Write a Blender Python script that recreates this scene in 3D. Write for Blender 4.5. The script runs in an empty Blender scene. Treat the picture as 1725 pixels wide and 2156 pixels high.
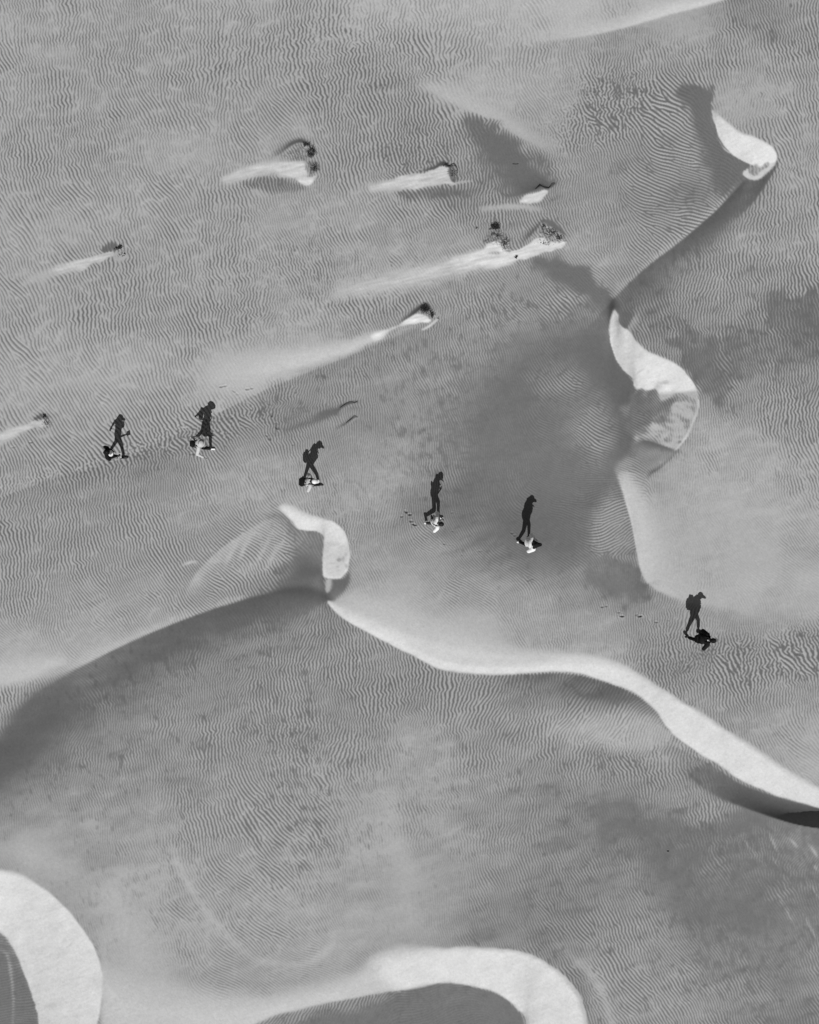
import bpy, bmesh, math, time
import numpy as np
from mathutils import Vector, Matrix, Euler

# ------------------------------------------------------------------ camera, sky, sun, exposure
scene = bpy.context.scene
COL = scene.collection
CAM_H = 36.0            # drone height above the datum, metres
PPM = 56.6              # plan units per metre
SUN_EL, SUN_AZ = math.radians(48), math.radians(-1.5)   # azimuth measured from south, negative = from the west side
cam = bpy.data.cameras.new('camera'); cam_o = bpy.data.objects.new('camera', cam); COL.objects.link(cam_o)
cam_o.location = (0, 0, CAM_H); cam_o.rotation_euler = (0, 0, 0)
cam.sensor_fit = 'HORIZONTAL'; cam.sensor_width = 36; cam.angle = 2*math.atan(1725/PPM/2/CAM_H)
cam.clip_start = .1; cam.clip_end = 3000
scene.camera = cam_o
world = bpy.data.worlds.new('World'); scene.world = world; world.use_nodes = True
nt = world.node_tree; nt.nodes.clear()
sky = nt.nodes.new('ShaderNodeTexSky'); sky.sky_type = 'NISHITA'; sky.sun_disc = False
sky.sun_elevation = SUN_EL; sky.sun_rotation = math.pi+SUN_AZ
bw = nt.nodes.new('ShaderNodeRGBToBW'); bg = nt.nodes.new('ShaderNodeBackground'); wo = nt.nodes.new('ShaderNodeOutputWorld')
bg.inputs['Strength'].default_value = .05
nt.links.new(sky.outputs[0], bw.inputs[0]); nt.links.new(bw.outputs[0], bg.inputs[0]); nt.links.new(bg.outputs[0], wo.inputs[0])
sl_ = bpy.data.lights.new('sun', 'SUN'); sl_.energy = 5.0; sl_.angle = math.radians(.5); sl_.color = (1, .999, .997)
sun_o = bpy.data.objects.new('sun', sl_); COL.objects.link(sun_o); sun_o.location = (0, -20, 30)
sd = Vector((math.cos(SUN_EL)*math.sin(SUN_AZ), -math.cos(SUN_EL)*math.cos(SUN_AZ), math.sin(SUN_EL)))   # towards the sun
sun_o.rotation_euler = sd.to_track_quat('Z', 'Y').to_euler()
scene.view_settings.view_transform = 'Standard'; scene.view_settings.look = 'None'
scene.view_settings.gamma = 1; scene.view_settings.exposure = -.37


# Plan coordinates: 1 unit of plan = 1/56.6 m on the flat datum, x to the right (east), y down the plan (south).
PW, PH = 1725.0, 2156.0
MARG = 230.0
STEP = 1.25          # fine grid
CS = 2               # painting grid = STEP*CS
NX = int((PW+2*MARG)/STEP)//8*8; NY = int((PH+2*MARG)/STEP)//8*8
cx = NX//CS; cy = NY//CS
GX = -MARG + (np.arange(cx)+0.5)*STEP*CS
GY = -MARG + (np.arange(cy)+0.5)*STEP*CS
rng = np.random.default_rng(7)

def smooth01(t):
    t = np.clip(t, 0, 1); return t*t*(3-2*t)

def blur_noise(ny, nx, scale, rs, ax=1.0, ang=0.0):
    """periodic gaussian-filtered white noise, unit rms; scale in cells; ax = elongation along direction ang"""
    n = rs.standard_normal((ny, nx)).astype(np.float32)
    f = np.fft.rfft2(n)
    ky = np.fft.fftfreq(ny)[:, None]; kx = np.fft.rfftfreq(nx)[None, :]
    ka = kx*math.cos(ang)+ky*math.sin(ang); kb = -kx*math.sin(ang)+ky*math.cos(ang)
    f *= np.exp(-2*(math.pi*scale)**2*((ka*ax)**2+kb**2)*0.5)
    o = np.fft.irfft2(f, s=(ny, nx)); o -= o.mean(); o /= o.std()
    return o.astype(np.float32)

def spline(pts, closed=False, sub=5):
    P = np.array(pts, float)
    n = len(P); out = []
    idx = range(n if closed else n-1)
    for i in idx:
        p1 = P[i]; p2 = P[(i+1) % n]
        p0 = P[i-1] if (closed or i > 0) else p1
        p3 = P[(i+2) % n] if (closed or i+2 < n) else p2
        for k in range(sub):
            t = k/sub
            out.append(0.5*((2*p1)+(-p0+p2)*t+(2*p0-5*p1+4*p2-p3)*t*t+(-p0+3*p1-3*p2+p3)*t**3))
    if not closed: out.append(P[-1])
    return np.array(out)

def _window(P, m):
    x0, x1 = P[:, 0].min()-m, P[:, 0].max()+m; y0, y1 = P[:, 1].min()-m, P[:, 1].max()+m
    i0, i1 = np.searchsorted(GX, [x0, x1]); j0, j1 = np.searchsorted(GY, [y0, y1])
    return slice(j0, j1), slice(i0, i1)

def _dist(P, sl, closed):
    """distance to polyline, side sign (+ = right of travel), and interpolated extra columns"""
    X, Y = np.meshgrid(GX[sl[1]], GY[sl[0]])
    best = np.full(X.shape, 1e18, np.float64); side = np.zeros(X.shape); ext = np.zeros(X.shape+(P.shape[1]-2,))
    m = len(P); end = np.zeros(X.shape)
    for i in range(m if closed else m-1):
        a = P[i]; b = P[(i+1) % m]
        dx, dy = b[0]-a[0], b[1]-a[1]; L = dx*dx+dy*dy+1e-9
        t = ((X-a[0])*dx+(Y-a[1])*dy)/L; tc = np.clip(t, 0, 1)
        d = (X-a[0]-tc*dx)**2+(Y-a[1]-tc*dy)**2
        k = d < best-1e-9
        best = np.where(k, d, best)
        s = np.sign(dx*(Y-a[1])-dy*(X-a[0]))
        side = np.where(k, s, side)
        if P.shape[1] > 2:
            e = a[2:]+(b[2:]-a[2:])*tc[..., None]
            ext = np.where(k[..., None], e, ext)
    return np.sqrt(best), side, ext, X, Y

def region(pts, f=3.0, straight=False, rough=0.0):
    """soft polygon weight; points (x,y) or (x,y,feather)"""
    Q = [tuple(p)+((f,) if len(p) < 3 else ()) for p in pts]
    P = spline(Q, True, 1 if straight else 4)
    mf = P[:, 2].max()+6
    sl = _window(P, mf)
    d, side, ext, X, Y = _dist(P, sl, True)
    # inside test (even-odd)
    ins = np.zeros(X.shape, bool); n = len(P)
    for i in range(n):
        x1, y1 = P[i, :2]; x2, y2 = P[(i+1) % n, :2]
        if y1 == y2: continue
        c = (Y >= min(y1, y2)) & (Y < max(y1, y2))
        xs = x1+(Y-y1)*(x2-x1)/(y2-y1)
        ins ^= c & (X < xs)
    sd = np.where(ins, d, -d)
    sd = sd+(rough if rough else .7)*NZ[sl]
    fe = np.maximum(ext[..., 0], 1.2)
    return sl, smooth01((sd+fe)/(2*fe))

def band(pts, sub=5):
    """one or two sided stripe along a curve. points: (x, y, amp, width_left, width_right). Right = right of travel."""
    P = spline(pts, False, sub)
    m = max(P[:, 3].max(), P[:, 4].max())*1.6+8
    sl = _window(P, m)
    d, side, ext, X, Y = _dist(P, sl, False)
    w = np.where(side > 0, ext[..., 2], ext[..., 1]); w = np.maximum(w, 1.0)
    return sl, ext[..., 0]*np.exp(-(d/w)**2*1.4)

NZ = blur_noise(cy, cx, 4, rng)

# ------------------------------------------------------------------ base table
# x, y, crest angle from the plan's vertical (+ = \), wavelength, amplitude, sand cover, slope towards the sun
T = [
(0,0,4,7.4,1,.66,.02),(200,0,6,7.4,1,.66,.02),(450,0,4,8,1,.68,.04),(700,0,2,8,1,.64,.04),(950,0,2,8,1,.66,.06),(1200,0,2,8,.9,.78,.12),(1400,10,2,7,.7,.8,.05),(1600,30,10,6.5,.8,.45,-.08),(1725,0,10,7,.9,.5,-.02),
(0,180,5,7.4,1,.62,0),(200,150,5,7.4,1,.6,0),(420,150,2,8,1,.62,.02),(700,150,0,8.5,1,.58,0),(950,130,0,8.5,1,.6,.04),(1150,110,2,8,1,.66,.04),(1350,110,4,7,1,.62,-.08),(1550,110,14,7,1,.6,-.08),(1700,130,18,7.5,1,.5,-.08),
(0,330,5,8,1,.56,0),(180,320,5,7.5,1,.58,0),(400,300,8,7.5,.9,.72,.04),(580,240,25,7,.9,.68,.02),(800,230,5,8,1,.56,-.02),(1000,190,10,8,.9,.72,.04),(1150,210,14,6,.9,.7,.0),(1300,200,10,7.5,1,.46,-.05),(1400,230,65,8,1,.42,-.05),(1560,220,14,6.5,.8,.68,-.06),(1680,240,12,7.8,1,.6,-.06),
(0,450,20,8,1,.68,0),(150,450,22,8,1,.68,0),(330,430,25,7.5,1,.68,.02),(470,400,2,7.5,1,.66,.02),(600,450,12,6.5,1,.66,.03),(760,330,8,7.5,1,.56,0),(880,300,12,8,1,.46,-.03),(760,440,15,7.2,1,.66,.02),(1000,430,0,7.2,1,.46,-.02),(1230,330,8,6.5,1,.55,-.05),(1250,420,10,6.2,1,.55,-.06),(1340,300,35,7,1,.42,-.06),
(1430,320,70,7.5,1,.44,-.06),(1380,420,72,7,.9,.34,-.08),(1450,400,75,6.5,.9,.2,-.1),(1290,500,20,6,1,.52,-.03),(1350,520,45,6.5,1,.45,-.02),(1250,570,42,6,1,.6,0),(1640,400,10,8,1,.64,-.07),(1600,480,14,7.6,1,.62,-.06),(1710,520,4,8,1,.6,-.06),
(60,560,25,8,1,.72,.03),(330,560,8,7.8,1,.6,0),(480,560,14,7.4,1,.6,0),(650,560,10,7.2,1,.54,-.01),(800,520,30,6.5,1,.6,.02),(950,500,35,6.2,1,.6,0),(750,620,10,7,1,.56,0),(1000,640,30,6.5,1,.52,-.03),(1100,630,35,6,1,.4,-.06),(1200,660,35,6,.9,.38,-.07),
(60,700,25,8,1,.7,.02),(250,660,6,7.8,1,.6,0),(430,670,8,7.4,1,.58,0),(620,690,12,7,.9,.7,.03),(300,780,26,7.5,1,.72,.03),(500,790,24,7,.8,.82,.08),(60,820,30,8,1,.74,.02),(180,830,30,8,1,.72,.02),
(700,800,5,6,1,.56,-.05),(820,760,5,6,1,.5,-.06),(950,760,10,5.6,.9,.38,-.08),(1090,740,20,5.2,.8,.26,-.08),(1180,760,35,5.5,1,.3,-.09),(1240,760,50,5.5,.7,.12,-.1),
(1360,620,12,6.5,1,.4,-.12),(1450,620,6,7.2,1,.5,-.1),(1550,620,5,7.6,1,.52,-.08),(1690,620,5,7.6,1,.36,-.1),(1400,700,8,6.5,1,.42,-.1),(1520,740,5,7,1,.3,-.1),(1640,720,4,7.5,1,.28,-.11),(1710,780,4,7.5,1,.42,-.1),(1560,830,10,7,1,.4,-.07),(1690,870,15,7.5,1,.42,-.05),
(150,920,28,7.5,1,.66,.02),(330,900,30,7.5,1,.55,0),(500,890,30,7.5,1,.56,0),(600,880,0,6,1,.46,-.07),(700,930,10,5,1,.55,-.03),(830,890,4,5,1,.45,-.07),(800,1000,5,5,1,.6,-.02),(960,870,5,5,.9,.28,-.1),(1080,850,10,5,.6,.16,-.11),(1080,950,5,5,.5,.1,-.12),(1180,880,60,6,1,.2,-.1),(1230,800,65,6,.9,.18,-.1),(1280,850,68,6,1,.2,-.08),(1230,930,55,6.5,1,.32,-.08),(1290,960,75,6,1,.34,-.04),
(1500,930,10,6,1,.66,.02),(1600,980,20,6,.8,.66,.04),(1700,1000,15,7,1,.62,0),(1450,1020,8,5.5,.7,.70,.06),(1560,1090,30,5,.6,.74,.08),(1700,1120,45,6,.8,.68,.05),(1420,1130,25,5,.6,.74,.08),(1600,1200,50,5,.45,.78,.12),(1710,1240,50,5,.5,.74,.1),
(60,1040,8,7.6,1,.62,-.03),(200,1040,0,7.6,1,.6,-.05),(350,1010,4,6.5,1,.56,-.06),(520,1000,12,6,1,.64,0),(100,1160,6,7.8,1,.58,-.04),(250,1160,14,7.4,1,.58,-.04),(380,1120,14,7,1,.6,-.02),(480,1140,55,6.5,1,.6,0),(560,1140,70,6.5,.9,.6,-.04),(60,1280,15,7.2,1,.6,0),(180,1270,35,6.5,1,.66,.03),(300,1240,30,6.2,1,.62,0),(430,1230,45,6.5,1,.55,-.06),(40,1370,55,5.5,.7,.74,.1),(180,1350,52,5.5,.9,.72,.06),(550,1220,20,7,1,.5,-.1),
(760,1100,6,6,1,.62,0),(780,1200,25,5.6,1,.66,.02),(880,1060,5,5,1,.46,-.06),(960,1060,20,5,.7,.28,-.09),(1000,1140,40,5,.9,.36,-.06),(900,1160,38,5,1,.58,0),(850,1260,40,5,.8,.74,.06),(1000,1240,45,5.2,1,.62,0),(1100,1190,50,5,.8,.36,-.05),(1200,1150,60,5,.8,.3,-.07),(1180,1040,70,6,.8,.2,-.1),(1270,1050,-72,6,1,.36,-.03),(1290,1120,-66,5.5,1,.5,0),(1200,1230,40,5,.9,.44,-.04),(1290,1220,15,5,.6,.22,-.05),(1120,1290,15,5.2,.9,.66,.02),(1250,1330,5,5.4,.9,.66,.02),(1000,1330,20,5,.5,.84,.12),
(1400,1290,4,5.6,.9,.56,0),(1500,1300,2,5.5,.8,.64,.02),(1640,1290,8,6,.7,.7,.05),(1420,1380,0,6.4,1,.5,-.04),(1540,1390,10,7.5,1,.46,-.02),(1680,1370,14,8,1,.48,-.02),(1480,1460,10,6.5,1,.56,-.02),(1620,1460,16,7,1,.52,-.03),(1660,1560,28,6.6,.9,.62,0),(1710,1600,40,6,.6,.74,.05),
(30,1470,4,7,1,.6,-.02),(120,1600,-8,6,.9,.4,-.1),(300,1500,-8,6,1,.44,-.1),(450,1430,-10,6,1,.42,-.1),(640,1330,-20,6.5,1,.4,-.08),(760,1360,5,7,1,.5,-.04),(680,1440,2,7,1,.46,-.05),(850,1440,8,8,1,.52,-.02),(960,1470,-18,8,1,.56,0),(1080,1470,-24,7,1,.52,-.04),(1200,1480,-28,7,1,.55,-.02),(1200,1530,-25,7,1,.64,.06),(1320,1530,-38,7,1,.66,.1),(1340,1490,-38,7,1,.6,.04),(1400,1570,-28,7,1,.58,.02),
(40,1700,-6,5,.6,.5,-.08),(200,1680,-4,6,.9,.5,-.08),(420,1600,4,7,1,.5,-.06),(600,1560,8,7,1,.42,-.05),(760,1560,6,7.5,1,.5,-.01),(880,1580,0,6,.9,.6,.03),(1040,1600,0,7,1,.48,-.05),(1180,1610,4,7.4,1,.46,-.05),(1290,1600,10,7,1,.38,-.06),(1400,1660,-2,7,1,.48,-.05),(1500,1700,2,7,1,.44,-.06),
(60,1780,10,5,.4,.66,-.02),(180,1800,8,5,.5,.56,-.04),(300,1760,5,6,.8,.56,-.04),(420,1740,22,7.8,1,.52,-.04),(540,1720,28,8,1,.48,-.05),(640,1760,30,7.4,1,.5,-.04),(760,1720,12,6,.7,.58,0),(900,1730,4,6,.8,.56,-.02),(1050,1720,4,6.4,1,.5,-.05),(1180,1720,8,6.2,1,.42,-.08),(1300,1720,10,6,.6,.2,-.11),(1420,1780,10,6,.3,.04,-.13),(1550,1760,20,6,.3,.1,-.12),(1700,1780,-40,5,.5,.2,-.1),
(260,1880,6,5,.5,.62,0),(380,1880,15,6.6,.9,.6,-.02),(500,1860,34,7.6,1,.58,-.02),(640,1860,38,7,.9,.56,-.02),(760,1850,20,5.4,.6,.6,.02),(900,1850,10,5,.4,.58,.02),(1050,1850,14,6,.9,.54,-.04),(1180,1860,20,6.4,1,.48,-.05),(1300,1830,12,6,.9,.34,-.09),(1460,1900,20,6,.7,.14,-.11),(1600,1900,25,6,.5,.1,-.12),(1710,1900,20,6,.5,.26,-.1),
(280,1990,20,5,.6,.68,.02),(400,1980,32,6.6,1,.62,0),(540,1960,45,7,1,.6,-.01),(660,1960,48,6,.9,.64,.02),(760,1950,30,5,.5,.64,.04),(880,1960,15,5,.5,.62,.03),(1050,1950,25,5.6,.8,.5,-.02),(1200,1960,32,6.6,1,.44,-.06),(1340,1950,34,6.8,1,.46,-.06),(1500,2020,30,6,.8,.24,-.1),(1640,2040,28,6,.8,.22,-.1),(1720,2060,25,6,.7,.36,-.06),
(300,2050,40,5,.5,.78,.06),(480,2060,60,5.6,.8,.66,.02),(620,2040,65,5.6,.8,.66,.02),(700,2020,60,5.2,.7,.7,.04),(1300,2060,32,7,1,.46,-.05),(1420,2060,34,6.8,1,.44,-.06),(1300,2150,30,7,1,.5,-.03),(1440,2150,34,6.6,1,.46,-.05),(1580,2140,28,6.4,.9,.34,-.08),(1710,2150,20,6.4,.9,.3,-.08),
(620,2170,-20,6,1,.36,-.06),(750,2140,-20,6.5,1,.3,-.08),(900,2140,-80,6,.3,.12,-.1),(20,2120,-80,6,.4,.2,-.12),
]
def table_fields():
    q = 12
    gx = GX[::q]; gy = GY[::q]
    if gx[-1] < GX[-1]: gx = np.append(gx, GX[-1])
    if gy[-1] < GY[-1]: gy = np.append(gy, GY[-1])
    X, Y = np.meshgrid(gx, gy)
    A = np.array(T, float)
    wsum = 0; acc = [0]*6
    a2 = np.radians(A[:, 2]*2)
    for k in range(len(A)):
        d2 = (X-A[k, 0])**2+(Y-A[k, 1])**2
        w = 1/(d2+18**2)**2
        wsum = wsum+w
        for n, v in enumerate((math.cos(a2[k]), math.sin(a2[k]), A[k, 3], A[k, 4], A[k, 5], A[k, 6])):
            acc[n] = acc[n]+w*v
    out = []
    for n in range(6):
        F = acc[n]/wsum
        out.append(resample(F, gx, gy, GX, GY))
    return out

def resample(F, gx, gy, X, Y):
    """smooth separable interpolation of a rectilinear grid (cubic-eased bilinear on pre-blurred data)"""
    ix = np.clip(np.searchsorted(gx, X)-1, 0, len(gx)-2); tx = np.clip((X-gx[ix])/(gx[ix+1]-gx[ix]), 0, 1)
    iy = np.clip(np.searchsorted(gy, Y)-1, 0, len(gy)-2); ty = np.clip((Y-gy[iy])/(gy[iy+1]-gy[iy]), 0, 1)
    R = F[:, ix]*(1-tx)+F[:, ix+1]*tx
    return R[iy]*(1-ty)[:, None]+R[iy+1]*ty[:, None]

c2, s2, LAM, AMP, COV, SLP = table_fields()
GRN = np.zeros((cy, cx))          # clean fine grained avalanche / drift sand, also painting sun brightness onto lit faces
ROUGH = np.zeros((cy, cx))        # rough debris ground

def setw(F, sl, w, v): F[sl] = F[sl]*(1-w)+v*w
def addw(F, sl, w, v): F[sl] += w*v
def paint(sl, w, s=None, c=None, a=None, g=None, r=None, lam=None):
    if s is not None: setw(SLP, sl, w, s)
    if c is not None: setw(COV, sl, w, c)
    if a is not None: setw(AMP, sl, w, a)
    if g is not None: setw(GRN, sl, w, g)
    if r is not None: setw(ROUGH, sl, w, r)
    if lam is not None: setw(LAM, sl, w, lam)

# ------------------------------------------------------------------ soft ground
# ridge at the top right corner: light face above, shade below
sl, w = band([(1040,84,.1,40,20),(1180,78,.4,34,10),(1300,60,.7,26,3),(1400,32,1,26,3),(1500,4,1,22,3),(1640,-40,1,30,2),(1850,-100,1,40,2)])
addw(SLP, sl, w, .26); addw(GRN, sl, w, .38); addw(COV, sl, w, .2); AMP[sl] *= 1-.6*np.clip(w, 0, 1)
sl, w = band([(1100,94,.1,8,50),(1250,76,.5,3,50),(1400,34,.9,2,60),(1520,6,1,2,60),(1660,-40,1,3,60),(1850,-100,1,3,60)])
addw(SLP, sl, w, -.22)
# broad step running up from the left edge: pale terrace above, shaded fine ripples below
sl, w = band([(-200,1110,1,70,150),(-60,1070,1,70,150),(100,1012,1,70,120),(250,968,1,70,90),(420,890,1,70,110),(560,820,1,60,160),(700,764,1,50,190),(800,722,.9,40,200),(880,692,.6,30,160),(960,660,.2,20,90)])
d_ = np.where(w > 0, w, 0)
sl2, w2 = band([(-200,1110,1,.5,150),(-60,1070,1,.5,150),(100,1012,1,.5,120),(250,968,1,.5,90),(420,890,1,.5,110),(560,820,1,.5,160),(700,764,1,.5,190),(800,722,.9,.5,200),(880,692,.6,.5,160),(960,660,.2,.5,90)])
addw(SLP, sl2, w2, -.07); addw(COV, sl2, w2, -.06)
sl, w = band([(-200,1110,.8,80,.5),(-60,1070,.8,80,.5),(100,1012,.5,70,.5),(250,968,.3,70,.5),(420,890,.6,70,.5),(560,820,1,60,.5),(700,764,1,44,.5),(800,722,.8,30,.5),(880,692,.3,20,.5)])
addw(SLP, sl, w, .06); addw(COV, sl, w, .08); addw(GRN, sl, w, .12)
# pale streak above the first hard floor, bright sand at the top
sl, w = band([(860,165,0,20,20),(920,192,1,26,12),(1000,232,1,26,8),(1070,268,1,24,8),(1150,310,.5,24,12),(1230,340,0,20,20)]); addw(COV, sl, w, .25); addw(GRN, sl, w, .16); AMP[sl] *= 1-.5*w
sl, w = region([(760,-200,80),(1300,-200,60),(1240,20,30),(1080,60,50),(900,80,80),(740,60,80)]); addw(COV, sl, w, .12); addw(GRN, sl, w, .18); addw(SLP, sl, w, .04)
sl, w = region([(900,120,50),(1150,90,40),(1250,150,40),(1100,230,40),(960,200,40)]); addw(COV, sl, w, .08); addw(GRN, sl, w, .06)
paint(*region([(1470,752,20),(1560,700,24),(1640,650,24),(1725,604,20),(1900,590,30),(1900,740,40),(1725,770,30),(1640,780,30),(1560,810,24),(1490,806,16)], rough=10), c=.24, s=-.12)
# shaded basin in the centre right
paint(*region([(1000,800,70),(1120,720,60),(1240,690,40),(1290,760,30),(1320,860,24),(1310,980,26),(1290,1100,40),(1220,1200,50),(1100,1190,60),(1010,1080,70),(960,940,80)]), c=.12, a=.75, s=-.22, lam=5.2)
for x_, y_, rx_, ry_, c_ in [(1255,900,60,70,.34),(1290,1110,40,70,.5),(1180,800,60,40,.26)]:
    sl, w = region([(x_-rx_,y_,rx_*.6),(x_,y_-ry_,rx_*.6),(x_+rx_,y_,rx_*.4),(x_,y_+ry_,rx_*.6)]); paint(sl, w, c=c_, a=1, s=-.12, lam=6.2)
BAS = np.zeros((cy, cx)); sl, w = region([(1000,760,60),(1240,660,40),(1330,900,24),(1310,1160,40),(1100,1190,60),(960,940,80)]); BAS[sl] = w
# dark hard interdune floors
paint(*region([(978,262,26),(1005,244,20),(1050,266,18),(1090,302,20),(1136,350,24),(1165,385,26),(1135,402,10),(1085,400,22),(1046,362,34),(1000,312,30)], rough=5), s=-.04, c=.04, a=.8)
paint(*region([(1120,550,14),(1170,545,12),(1235,570,14),(1285,612,12),(1300,650,10),(1262,652,18),(1215,618,24),(1160,592,24)], rough=4), s=-.05, c=-.02, a=.7)
paint(*region([(1425,190,14),(1458,172,14),(1492,180,10),(1503,215,5),(1504,250,2),(1528,314,2),(1583,350,2),(1560,388,14),(1524,410,30),(1490,350,26),(1468,290,26),(1448,235,24)], rough=3), s=-.10, c=-.02, a=.6)
paint(*region([(1400,690,24),(1460,700,18),(1530,730,24),(1560,800,24),(1490,830,14),(1474,812,5),(1440,770,5)], rough=12), s=-.12, c=.1)
paint(*region([(1600,640,20),(1680,612,12),(1800,600,20),(1900,700,20),(1725,730,24),(1640,700,20)], rough=12), s=-.12, c=.12)
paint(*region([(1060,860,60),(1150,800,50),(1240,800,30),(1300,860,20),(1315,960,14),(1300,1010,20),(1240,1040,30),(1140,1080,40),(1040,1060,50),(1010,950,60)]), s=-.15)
paint(*region([(1240,1190,34),(1325,1170,20),(1350,1215,8),(1390,1250,16),(1320,1268,26),(1240,1240,34)], rough=8), s=-.04, c=.14, a=.6)
paint(*region([(1330,1735,40),(1460,1718,24),(1580,1738,20),(1700,1760,24),(1760,1830,40),(1700,1900,60),(1560,1880,60),(1420,1830,60),(1340,1780,50)], rough=26), s=-.13, c=.2, a=.7)
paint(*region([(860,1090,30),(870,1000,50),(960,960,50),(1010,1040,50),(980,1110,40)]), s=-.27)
# dark slope left of the second dune
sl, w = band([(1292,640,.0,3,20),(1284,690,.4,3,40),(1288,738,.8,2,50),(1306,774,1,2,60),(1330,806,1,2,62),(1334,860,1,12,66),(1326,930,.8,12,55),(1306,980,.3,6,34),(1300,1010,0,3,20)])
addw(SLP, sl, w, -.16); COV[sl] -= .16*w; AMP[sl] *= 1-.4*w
# ------------------------------------------------------------------ dune one (top right)
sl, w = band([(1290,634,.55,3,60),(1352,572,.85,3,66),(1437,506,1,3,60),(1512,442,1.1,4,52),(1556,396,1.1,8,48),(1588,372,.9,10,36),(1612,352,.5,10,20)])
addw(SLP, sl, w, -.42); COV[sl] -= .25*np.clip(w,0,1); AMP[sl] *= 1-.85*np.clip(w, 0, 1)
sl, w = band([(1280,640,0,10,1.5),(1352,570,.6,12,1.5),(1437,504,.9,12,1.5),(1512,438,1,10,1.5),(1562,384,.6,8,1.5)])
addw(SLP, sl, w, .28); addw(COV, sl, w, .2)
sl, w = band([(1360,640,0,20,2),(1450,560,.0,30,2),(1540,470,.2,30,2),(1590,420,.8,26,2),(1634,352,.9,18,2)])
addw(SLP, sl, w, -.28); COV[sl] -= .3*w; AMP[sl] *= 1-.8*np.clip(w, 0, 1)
paint(*region([(1500,232,4),(1506,256,2),(1514,286,2),(1530,312,1.5),(1556,334,1.5),(1584,347,1.5),(1606,362,3),(1622,352,3),(1635,336,2),(1634,320,2),(1618,304,2.5),(1596,293,4),(1566,283,5),(1540,268,5),(1518,248,5)]), s=.46, c=1.15, a=.0, g=1)
paint(*region([(1564,362,3),(1584,350,3),(1606,350,3),(1632,342,2),(1620,360,3),(1604,374,3),(1586,378,2),(1568,372,2)]), s=.22, c=.95, a=.1, g=.5)
sl, w = region([(1575,352,3),(1592,344,2),(1602,352,2),(1616,342,1.5),(1618,350,1.5),(1604,362,2),(1594,368,2),(1576,366,2)], rough=2)
paint(sl, w*.6, s=.0, c=.1, g=0)
sl, w = band([(1568,368,.6,2,2),(1580,375,1,2,2),(1592,376,1,2,2),(1604,370,.6,2,2)]); paint(sl, np.clip(w,0,1), s=.3, c=1, g=.6)
# ------------------------------------------------------------------ dune two
paint(*region([(1292,652,5),(1285,680,2.5),(1285,705,1.5),(1291,739,1.5),(1306,770,1.5),(1331,798,1.5),(1339,818,2),(1372,832,6),(1400,850,8),(1415,895,8),(1420,950,3),(1440,930,2),(1456,900,2),(1467,871,1.5),(1471,842,1.5),(1465,816,1.5),(1449,790,2),(1424,766,3),(1398,754,5),(1366,741,5),(1342,722,4),(1324,697,2),(1304,682,3),(1300,662,3)]), s=.50, c=1.2, a=0, g=1)
paint(*region([(1340,822,4),(1372,826,8),(1420,826,6),(1466,822,4),(1470,842,2),(1466,871,2),(1455,900,2),(1437,930,2),(1422,948,2),(1392,936,4),(1360,926,5),(1338,926,5),(1334,900,8),(1334,850,8)]), s=.12, c=.72, a=.5, g=.2, lam=6)
sl, w = region([(1345,880,10),(1400,850,14),(1462,850,6),(1450,905,6),(1420,940,5),(1345,925,6)]); pz = blur_noise(cy, cx, 2.2, rng, 2.2, math.radians(15))[sl]; COV[sl] -= w*np.clip(pz-.1, 0, 1.6)*.3; SLP[sl] -= w*pz*.05
paint(*region([(1338,818,4),(1362,821,6),(1384,834,6),(1412,842,5),(1407,862,7),(1396,880,8),(1372,888,10),(1352,908,12),(1330,908,16),(1318,870,18),(1328,836,10)], rough=7), s=-.12, c=.22, a=.9, g=0, lam=5.2)
for bx, by, rx, ry, q in [(1433,836,13,7,.7),(1452,842,10,9,.7),(1461,858,4,16,.7),(1447,884,13,7,.8),(1400,806,7,4,.9),(1387,807,7,3,.5),(1389,815,6,3,.5),(1392,908,14,5,.7),(1405,927,8,4,1),(1386,918,6,4,.7),(1414,915,4,5,.6),(1445,930,7,3,.6),(1425,902,6,3,.5),(1440,858,3,3,.7),(1378,786,3,2,.5),(1343,912,8,8,.6),(1432,920,6,3,.6),(1368,838,8,5,-.2)]:
    sl, w = region([(bx-rx,by,3),(bx,by-ry,3),(bx+rx,by,3),(bx,by+ry,3)], rough=3); w = w*abs(q)
    paint(sl, w*.7, s=.0, c=.35, g=.1)
paint(*region([(1336,930,2),(1368,926,2),(1400,938,1.5),(1424,948,3),(1436,934,3),(1420,955,4),(1398,972,10),(1372,985,12),(1342,962,8),(1332,945,6)]), s=-.10, c=.5, a=.1, g=.0)
sl, w = band([(1345,931,.4,1,12),(1362,928,1,1,14),(1400,940,1,1,12),(1430,948,.8,1,9)]); addw(SLP, sl, w, -.22); COV[sl] -= .3*np.clip(w,0,1)
# light apron below
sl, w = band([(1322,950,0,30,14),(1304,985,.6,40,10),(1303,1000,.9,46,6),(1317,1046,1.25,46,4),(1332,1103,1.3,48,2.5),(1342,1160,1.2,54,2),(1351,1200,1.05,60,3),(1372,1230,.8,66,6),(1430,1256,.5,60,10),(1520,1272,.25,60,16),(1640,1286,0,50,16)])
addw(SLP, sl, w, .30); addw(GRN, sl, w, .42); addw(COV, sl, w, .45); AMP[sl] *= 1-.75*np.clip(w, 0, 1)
sl, w = band([(1302,975,0,4,30),(1318,1040,.6,2,22),(1332,1100,.7,2,18),(1340,1150,.5,2,16),(1346,1180,.2,3,14)]); addw(SLP, sl, w, -.14); COV[sl] -= .15*w
sl, w = band([(1366,1010,0,3,3),(1370,998,1,7,2.5),(1386,988,1,7,2.5),(1403,974,.6,6,2.5),(1430,948,.5,5,2)]); paint(sl, np.clip(w,0,1)*.9, s=-.35, c=.2, g=0)
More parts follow.
